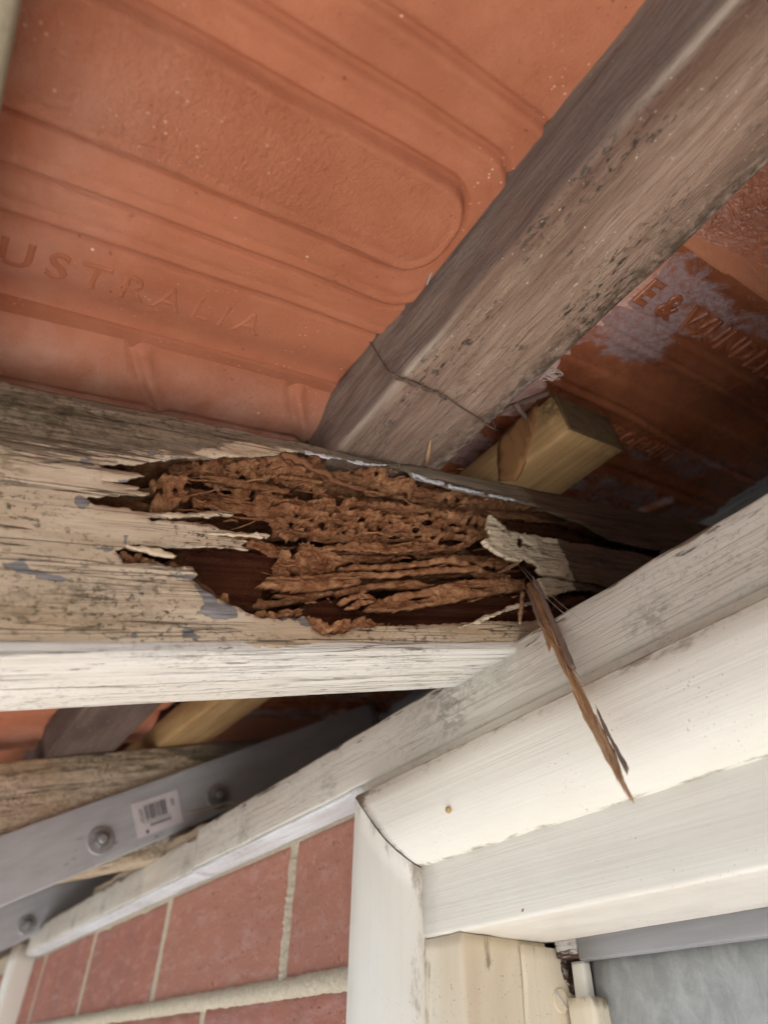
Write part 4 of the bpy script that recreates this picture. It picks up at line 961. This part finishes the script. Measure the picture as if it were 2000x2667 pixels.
# ================================================================== BRICK WALL
D = .2243
FZL = .0495
bw = thing('brick_wall', (-.8, D, -ZC), 'red brick wall with pale mortar joints below the cream trim', 'brick wall')
box('mortar', (-2.6, D + .0014, -ZC), (-.362, D + .11, .150), M_mortar, bw)
box('wall_pier', (.9, D + .0028, -ZC), (2.6, D + .11, .150), M_mortar, bw)
box('lintel', (-.3615, .262, .085), (.8995, D + .11, .150), M_mortar, bw)
box('lower_wall', (-.361, D + .003, -ZC), (.899, D + .11, -.55), M_brick, bw)
def brick_mesh(seed):
    nx, nzz = 30, 12; Lx, Lz, Ly = .2295, .0785, .05; V, F, G = [], [], []
    def f(u, v):
        e = min(u, 1 - u) * Lx; e2 = min(v, 1 - v) * Lz; r = .0028
        d = 0
        for q in (e, e2):
            if q < r: d += r - math.sqrt(max(0, r * r - (r - q) ** 2))
        return d + .0006 * fbm(u * 9 + seed, v * 5, seed, 3)
    for j in range(nzz + 1):
        for i in range(nx + 1):
            u, v = i / nx, j / nzz; uu = .5 - .5 * math.cos(math.pi * u); vv = .5 - .5 * math.cos(math.pi * v)
            jx = .0010 * nz(vv * 9, seed, 1) if i in (0, nx) else 0; jz = .0009 * nz(uu * 14, seed, 2) if j in (0, nzz) else 0
            V.append((uu * Lx - Lx / 2 + jx, f(uu, vv), vv * Lz - Lz / 2 + jz)); G.append((uu * Lx + seed, 0, vv * Lz + seed))
    n1 = nx + 1
    for j in range(nzz):
        for i in range(nx): F.append((j * n1 + i, j * n1 + i + 1, (j + 1) * n1 + i + 1, (j + 1) * n1 + i))
    rim = [i for i in range(n1)] + [j * n1 + nx for j in range(1, nzz + 1)] + [nzz * n1 + i for i in range(nx - 1, -1, -1)] + [j * n1 for j in range(nzz - 1, 0, -1)]
    b = len(V)
    for k in rim: V.append((V[k][0], Ly, V[k][2])); G.append(G[k])
    m_ = len(rim)
    for k in range(m_): F.append((rim[(k + 1) % m_], rim[k], b + k, b + (k + 1) % m_))
    F.append(tuple(b + k for k in range(m_ - 1, -1, -1)))
    return V, F, G
bmeshes = []
for k in range(4):
    V, F, G = brick_mesh(k * 3.7 + 1)
    me = bpy.data.meshes.new('brick'); me.from_pydata([tuple(map(float, v)) for v in V], [], F)
    a = me.attributes.new('gc', 'FLOAT_VECTOR', 'POINT'); a.data.foreach_set('vector', np.array(G, np.float32).ravel())
    me.materials.append(M_brick); me.polygons.foreach_set('use_smooth', [True] * len(me.polygons)); bmeshes.append(me)
base = np.array(bw.location); rb = random.Random(5); kk = 0

for course in range(2):
    zc = .0828 - course * .0862; x0 = -.449 - .12 + (.119 if course else 0)
    for i in range(6):
        xc = x0 - .2395 * i
        if xc - .115 < -1.72: continue
        o = bpy.data.objects.new('brick', bmeshes[kk % 4]); kk += 1; link(o); o.parent = bw
        o.location = (xc - base[0] + rb.uniform(-.0008, .0008), D + rb.uniform(-.0006, .001) - base[1], zc + rb.uniform(-.0008, .0008) - (base[2] - ZC))
        o.rotation_euler = (0, rb.uniform(-.004, .004), 0)
        if course == 0 and i == 0:
            c = o.copy(); link(c); c.parent = bw; c.scale.x = .5; c.location.x = -.387 - base[0]
V = []
pts = [np.array([xx, D + .0030, .0397 + .0006 * fbm(xx * 22, 1.)]) for xx in np.linspace(-1.7, -.352, 420)]
tube('mortar_bed', pts, [.0063 * (1 + .10 * fbm(i * .35, 4.)) for i in range(len(pts))], M_mortar, bw, 14, wob=.14)
pts = [np.array([-.4485 + .0012 * fbm(zz * 60, 2.), D + .0046, zz]) for zz in np.linspace(.042, .112, 60)]
tube('mortar_perpend', pts, [.0062 * (1 + .10 * fbm(i * .5, 9.)) for i in range(60)], M_mortar, bw, 14, wob=.12)

# ================================================================== WALL TRIM
XO_ = -.3268
def trim(name, x0, x1, y0, zb, zt, label, seed):
    t = thing(name, ((x0 + x1) / 2, y0, zb), label, 'timber trim', 'trim along the wall top')
    xs = np.linspace(x0, x1, int((x1 - x0) / .004) + 2)
    af = lambda G: {'worn': .40 * sstep(zt - .010, zt, G[:, 2]), 'bare': np.zeros(len(G)),
                    'mould': .5 * np.exp(-((G[:, 2] - zt + .012) / .008) ** 2 - ((G[:, 0] - seed + .245) / .045) ** 2) + .45 * np.exp(-((G[:, 2] - zb - .010) / .008) ** 2) * sstep(.82, .95, np.sin((G[:, 0] - seed) * 52 + 2))}
    xm = min(x1, XO_ - .004)
    xl = x1
    beam('trim_board', np.zeros(3), X, Y, Z, (x0, xl), (y0, D - .0005), (zb + .0012, zt), .0022, M_trim, t, max(20, int((xl - x0) / .005)), .0006, seed=seed, attr_fn=af)
    beam('painted_underside', np.zeros(3), X, Y, Z, (x0 + .001, xm - .001), (y0 + .0008, D + .001), (zb - .0008, zb + .0018), .0008, M_lip, t, max(20, int((xm - x0) / .01)), .0008, seed=seed + 2)  # underside coloured bluish to stand for its different light
    if x1 > XO_:
        beam('lower_strip', np.zeros(3), X, Y, Z, (xm + .0002, x1), (y0 + .0004, D - .0005), (zb - .0105, zb + .0011), .0008, M_trim, t, 220, .0004, seed=seed, attr_fn=lambda G: dict(af(G), mould=.4 * (1 - sstep(zb - .008, zb, G[:, 2]))))
    return t
trim('trim_strip', -.588, .9, .2045, .1245, .1578, 'long cream trim strip directly above the window moulding', 1.)
trim('trim_strip', -1.222, -.589, .2072, .1247, .1552, 'stained chipped cream trim strip at the far end of the brick wall', 5.)

# ================================================================== WINDOW
win = thing('window', (.0, .22, -.5), 'cream painted window with a moulded frame and an obscure glass louvre', 'window')
Y0, Y1, WM = .197, .2118, .0405
prof = [(-.0002, .2240), (0, Y0 + .0012), (.0012, Y0), (.010, Y0 + .0003), (.020, Y0 + .0010), (.0265, Y0 + .0024), (.0320, Y0 + .0050), (.0360, Y0 + .0082), (.0388, Y0 + .0112), (.0402, Y0 + .0138), (.0405, Y1 + .001), (.0405, .2240)]
XO, ZO = -.3268, .1176
def sweep(name, parent, fn, ts, mat, grime_fn=None):
    V, G, F, gr = [], [], [], []; n = len(prof)
    for t in ts:
        for j, (w, y) in enumerate(prof):
            p = fn(t, w, y + .0003 * fbm(t * 20, w * 90, 3.) if 0 < j < n - 1 else y); V.append(p); G.append((t, w, y)); gr.append(grime_fn(t, w) if grime_fn else 0)
    for i in range(len(ts) - 1):
        for j in range(n - 1): F.append((i * n + j, i * n + j + 1, (i + 1) * n + j + 1, (i + 1) * n + j))
    F.append(tuple(range(n))); F.append(tuple((len(ts) - 1) * n + j for j in range(n - 1, -1, -1)))
    return mesh(name, V, F, mat, parent, None, G, {'grime': gr}, True)
mit = .00045
sweep('head_moulding', win, lambda t, w, y: np.array([max(t, XO + w + mit), y, ZO - w]) if t > XO + .06 else np.array([XO + w + mit + (t - XO) / .06 * (.06 - w - mit), y, ZO - w]), np.r_[np.linspace(XO, XO + .06, 8), np.linspace(XO + .075, .9, 50)], M_win,
      lambda t, w: (.75 * math.exp(-w / .004) + (.55 if w > .0395 else 0) + .5 * math.exp(-(t - XO) / .008)))
sweep('jamb_moulding', win, lambda t, w, y: np.array([XO + w, y, ZO - w - mit - t * (1 if t > 0 else 0)]), np.linspace(0, .75, 60), M_win, lambda t, w: .5 * math.exp(-t / .006) + (.45 if w > .0375 else 0))
FZ, FX = .0481, -.2597
beam('frame_head', np.zeros(3), X, Y, Z, (XO + WM - .002, .9), (Y1, .2615), (FZ, ZO - WM + .004), .0018, M_win, win, 70, .0005, attr_fn=lambda G: {'grime': .3 * sstep(.075, .08, G[:, 2])})
beam('head_lining', np.zeros(3), X, Y, Z, (XO + WM - .001, .9), (.2618, .335), (FZ + .0005, .084), .0012, M_win, win, 60, .0004, attr_fn=lambda G: {'grime': np.zeros(len(G))})
beam('frame_jamb', np.zeros(3), Z, X, Y, (-.72, FZ - .0004), (XO + WM - .002, FX), (Y1 + .0004, .262), .0020, M_winb, win, 160, .0010, fine=.003, attr_fn=lambda G: {'grime': .35 * sstep(-.276, -.285, G[:, 1]) + .2 * sstep(.0, .045, G[:, 0]) + .5 * np.exp(-((G[:, 2] - .226) / .003) ** 2) * (np.sin(G[:, 0] * 160) > -.2) * (G[:, 1] > FX - .003)})
M_winr = mat_paint('rust_stained_paint', (.62, .6, .58), (.25, .13, .07), 1., .9, 1., wornc=(.14, .06, .03))
beam('jamb_back', np.zeros(3), Z, X, Y, (-.72, FZ - .0006), (XO + WM - .002, FX - .004), (.2625, .33), .0015, M_winr, win, 50, .001, attr_fn=lambda G: {'worn': .75 * sstep(.0, .03, G[:, 0]), 'mould': np.full(len(G), .5), 'bare': np.zeros(len(G))})
beam('louvre_gallery', np.zeros(3), Z, X, Y, (-.70, FZ - .0022), (FX - .001, FX + .0022), (.2437, .2765), .0018, M_winb, win, 140, .0016, fine=.003, attr_fn=lambda G: {'grime': .3 * sstep(.02, .045, G[:, 0]) + .35 * sstep(.272, .2765, G[:, 2])})
beam('soffit_shade_strip', np.zeros(3), X, Y, Z, (-.2440, .9), (.2645, .2700), (.0402, FZ + .0008), .0008, mat_plain('soffit_shade_grey', (.33, .33, .345), (.27, .27, .285), (8, 120, 120), .6, .3, 0, .0002), win, 60, .0003)  # added strip, coloured grey for the shaded soffit above the glass
beam('corner_block', np.zeros(3), X, Y, Z, (-.2568, -.2443), (.2640, .2760), (.0418, FZ + .0006), .0010, M_winr, win, 14, .0006, attr_fn=lambda G: {'worn': .25 + .45 * (1 - sstep(.0418, .0445, G[:, 2])), 'mould': np.full(len(G), .2), 'bare': np.zeros(len(G))})
# screw in the gallery
sc_ = np.array([FX + .0022, .2634, .0268]); V, F = [], []
for (r, xx) in ((.0047, -.0005), (.0046, .0006), (.0040, .0011)):
    for k in range(24):
        t = 2 * math.pi * k / 24; V.append(sc_ + np.array([xx, r * math.cos(t), r * math.sin(t)]))
V.append(sc_ + np.array([.0012, 0, 0]))
for i in range(2):
    for k in range(24):
        k2 = (k + 1) % 24; F.append((i * 24 + k, i * 24 + k2, (i + 1) * 24 + k2, (i + 1) * 24 + k))
for k in range(24): F.append((48 + k, 48 + (k + 1) % 24, 72))
scw = mesh('screw', V, F, M_winb, win, None, None, {'grime': [.0] * len(V)}, False, 'painted over screw head')
sa = math.radians(-45); sv = np.array([0, math.cos(sa), math.sin(sa)])
beam('screw_slot', sc_ + np.array([.0009, 0, 0]), sv, np.array([0, -sv[2], sv[1]]), X, (-.0042, .0042), (-.0006, .0006), (0, .0006), .0002, M_winr, scw, 4, .0001)
# glass louvre
gb = beam('glass_blade', np.array([0, .2745, 0]), X, Y, Z, (-.2475, .9), (0, .0055), (-.11, .0415), .0008, M_glass, win, 90, .0004)
beam('glass_edge', np.array([0, .2745, 0]), X, Y, Z, (-.2472, .9), (.0004, .0051), (.0414, .0421), .0002, mat_plain('rough_glass_edge', (.66, .70, .67), (.5, .55, .52), 700, .4, .5, 0, .0006), gb, 200, .0005)
for kz in (1, 2):
    gb2 = beam('glass_blade', np.array([0, .2745 + .008 * kz, -.145 * kz]), X, Y, Z, (-.2475, .9), (0, .0055), (-.11, .0415), .0008, M_glass, win, 30, .0003)
beam('blade_clip', np.zeros(3), Z, X, Y, (-.05, .0275), (-.2565, -.2405), (.2655, .2835), .0022, M_winb, win, 16, .0008, attr_fn=lambda G: {'grime': .6 * sstep(.022, .0275, G[:, 0]) + .5 * sstep(-.243, -.2405, G[:, 1])})
beam('clip_tongue', np.zeros(3), Z, X, Y, (.0260, .0408), (-.2545, -.2462), (.2690, .2738), .0014, M_win, win, 10, .0004, attr_fn=lambda G: {'grime': .2 * sstep(.036, .04, G[:, 0])})
# rust at the top of the gallery
q = jag_loop([(.268, .0455), (.300, .0465), (.308, .040), (.296, .0355), (.2775, .0345), (.2765, .0275), (.270, .030), (.2665, .038)], .002, .0013); P, T = tri_sheet(q, [], .003)
fr = np.stack([np.full(len(P), FX + .0030) + np.array([.0010 * fbm(a * 200, b * 200, 1.) for a, b in P]), P[:, 0], P[:, 1]], 1); bk = fr - .0035 * X
V, F = thick_sheet(P, T, fr, bk); mesh('rust_patch', V, F, M_winr, win, None, None, {'worn': np.full(len(V), .52), 'mould': np.full(len(V), .4), 'bare': np.zeros(len(V))}, True)
# nail hole in the moulding
nl = np.array([-.2478, Y0 + .0009, .0920])
tube('nail_head', [nl + Y * .001, nl - Y * .0002], [.0015, .0012], mat_plain('nail_rust', (.62, .45, .24), (.45, .27, .12), 700), win, 14)
room = box('room_back', (-.9, .95, -ZC), (1.2, .97, .10), M_slab); setp(room, kind='structure')

# the next window's frame at the far left
w2 = thing('window', (-1.30, .21, -.5), 'edge of another cream window frame beyond the far end of the bricks', 'window')
beam('jamb_moulding', np.zeros(3), Z, X, Y, (-.75, .139), (-1.285, -1.236), (.197, D + .01), .004, M_win, w2, 40, .0006, attr_fn=lambda G: {'grime': .3 * sstep(.12, .139, G[:, 0])})
beam('frame_jamb', np.zeros(3), Z, X, Y, (-.75, .12), (-1.36, -1.286), (.212, .28), .003, M_winb, w2, 30, .0006, attr_fn=lambda G: {'grime': np.zeros(len(G))})
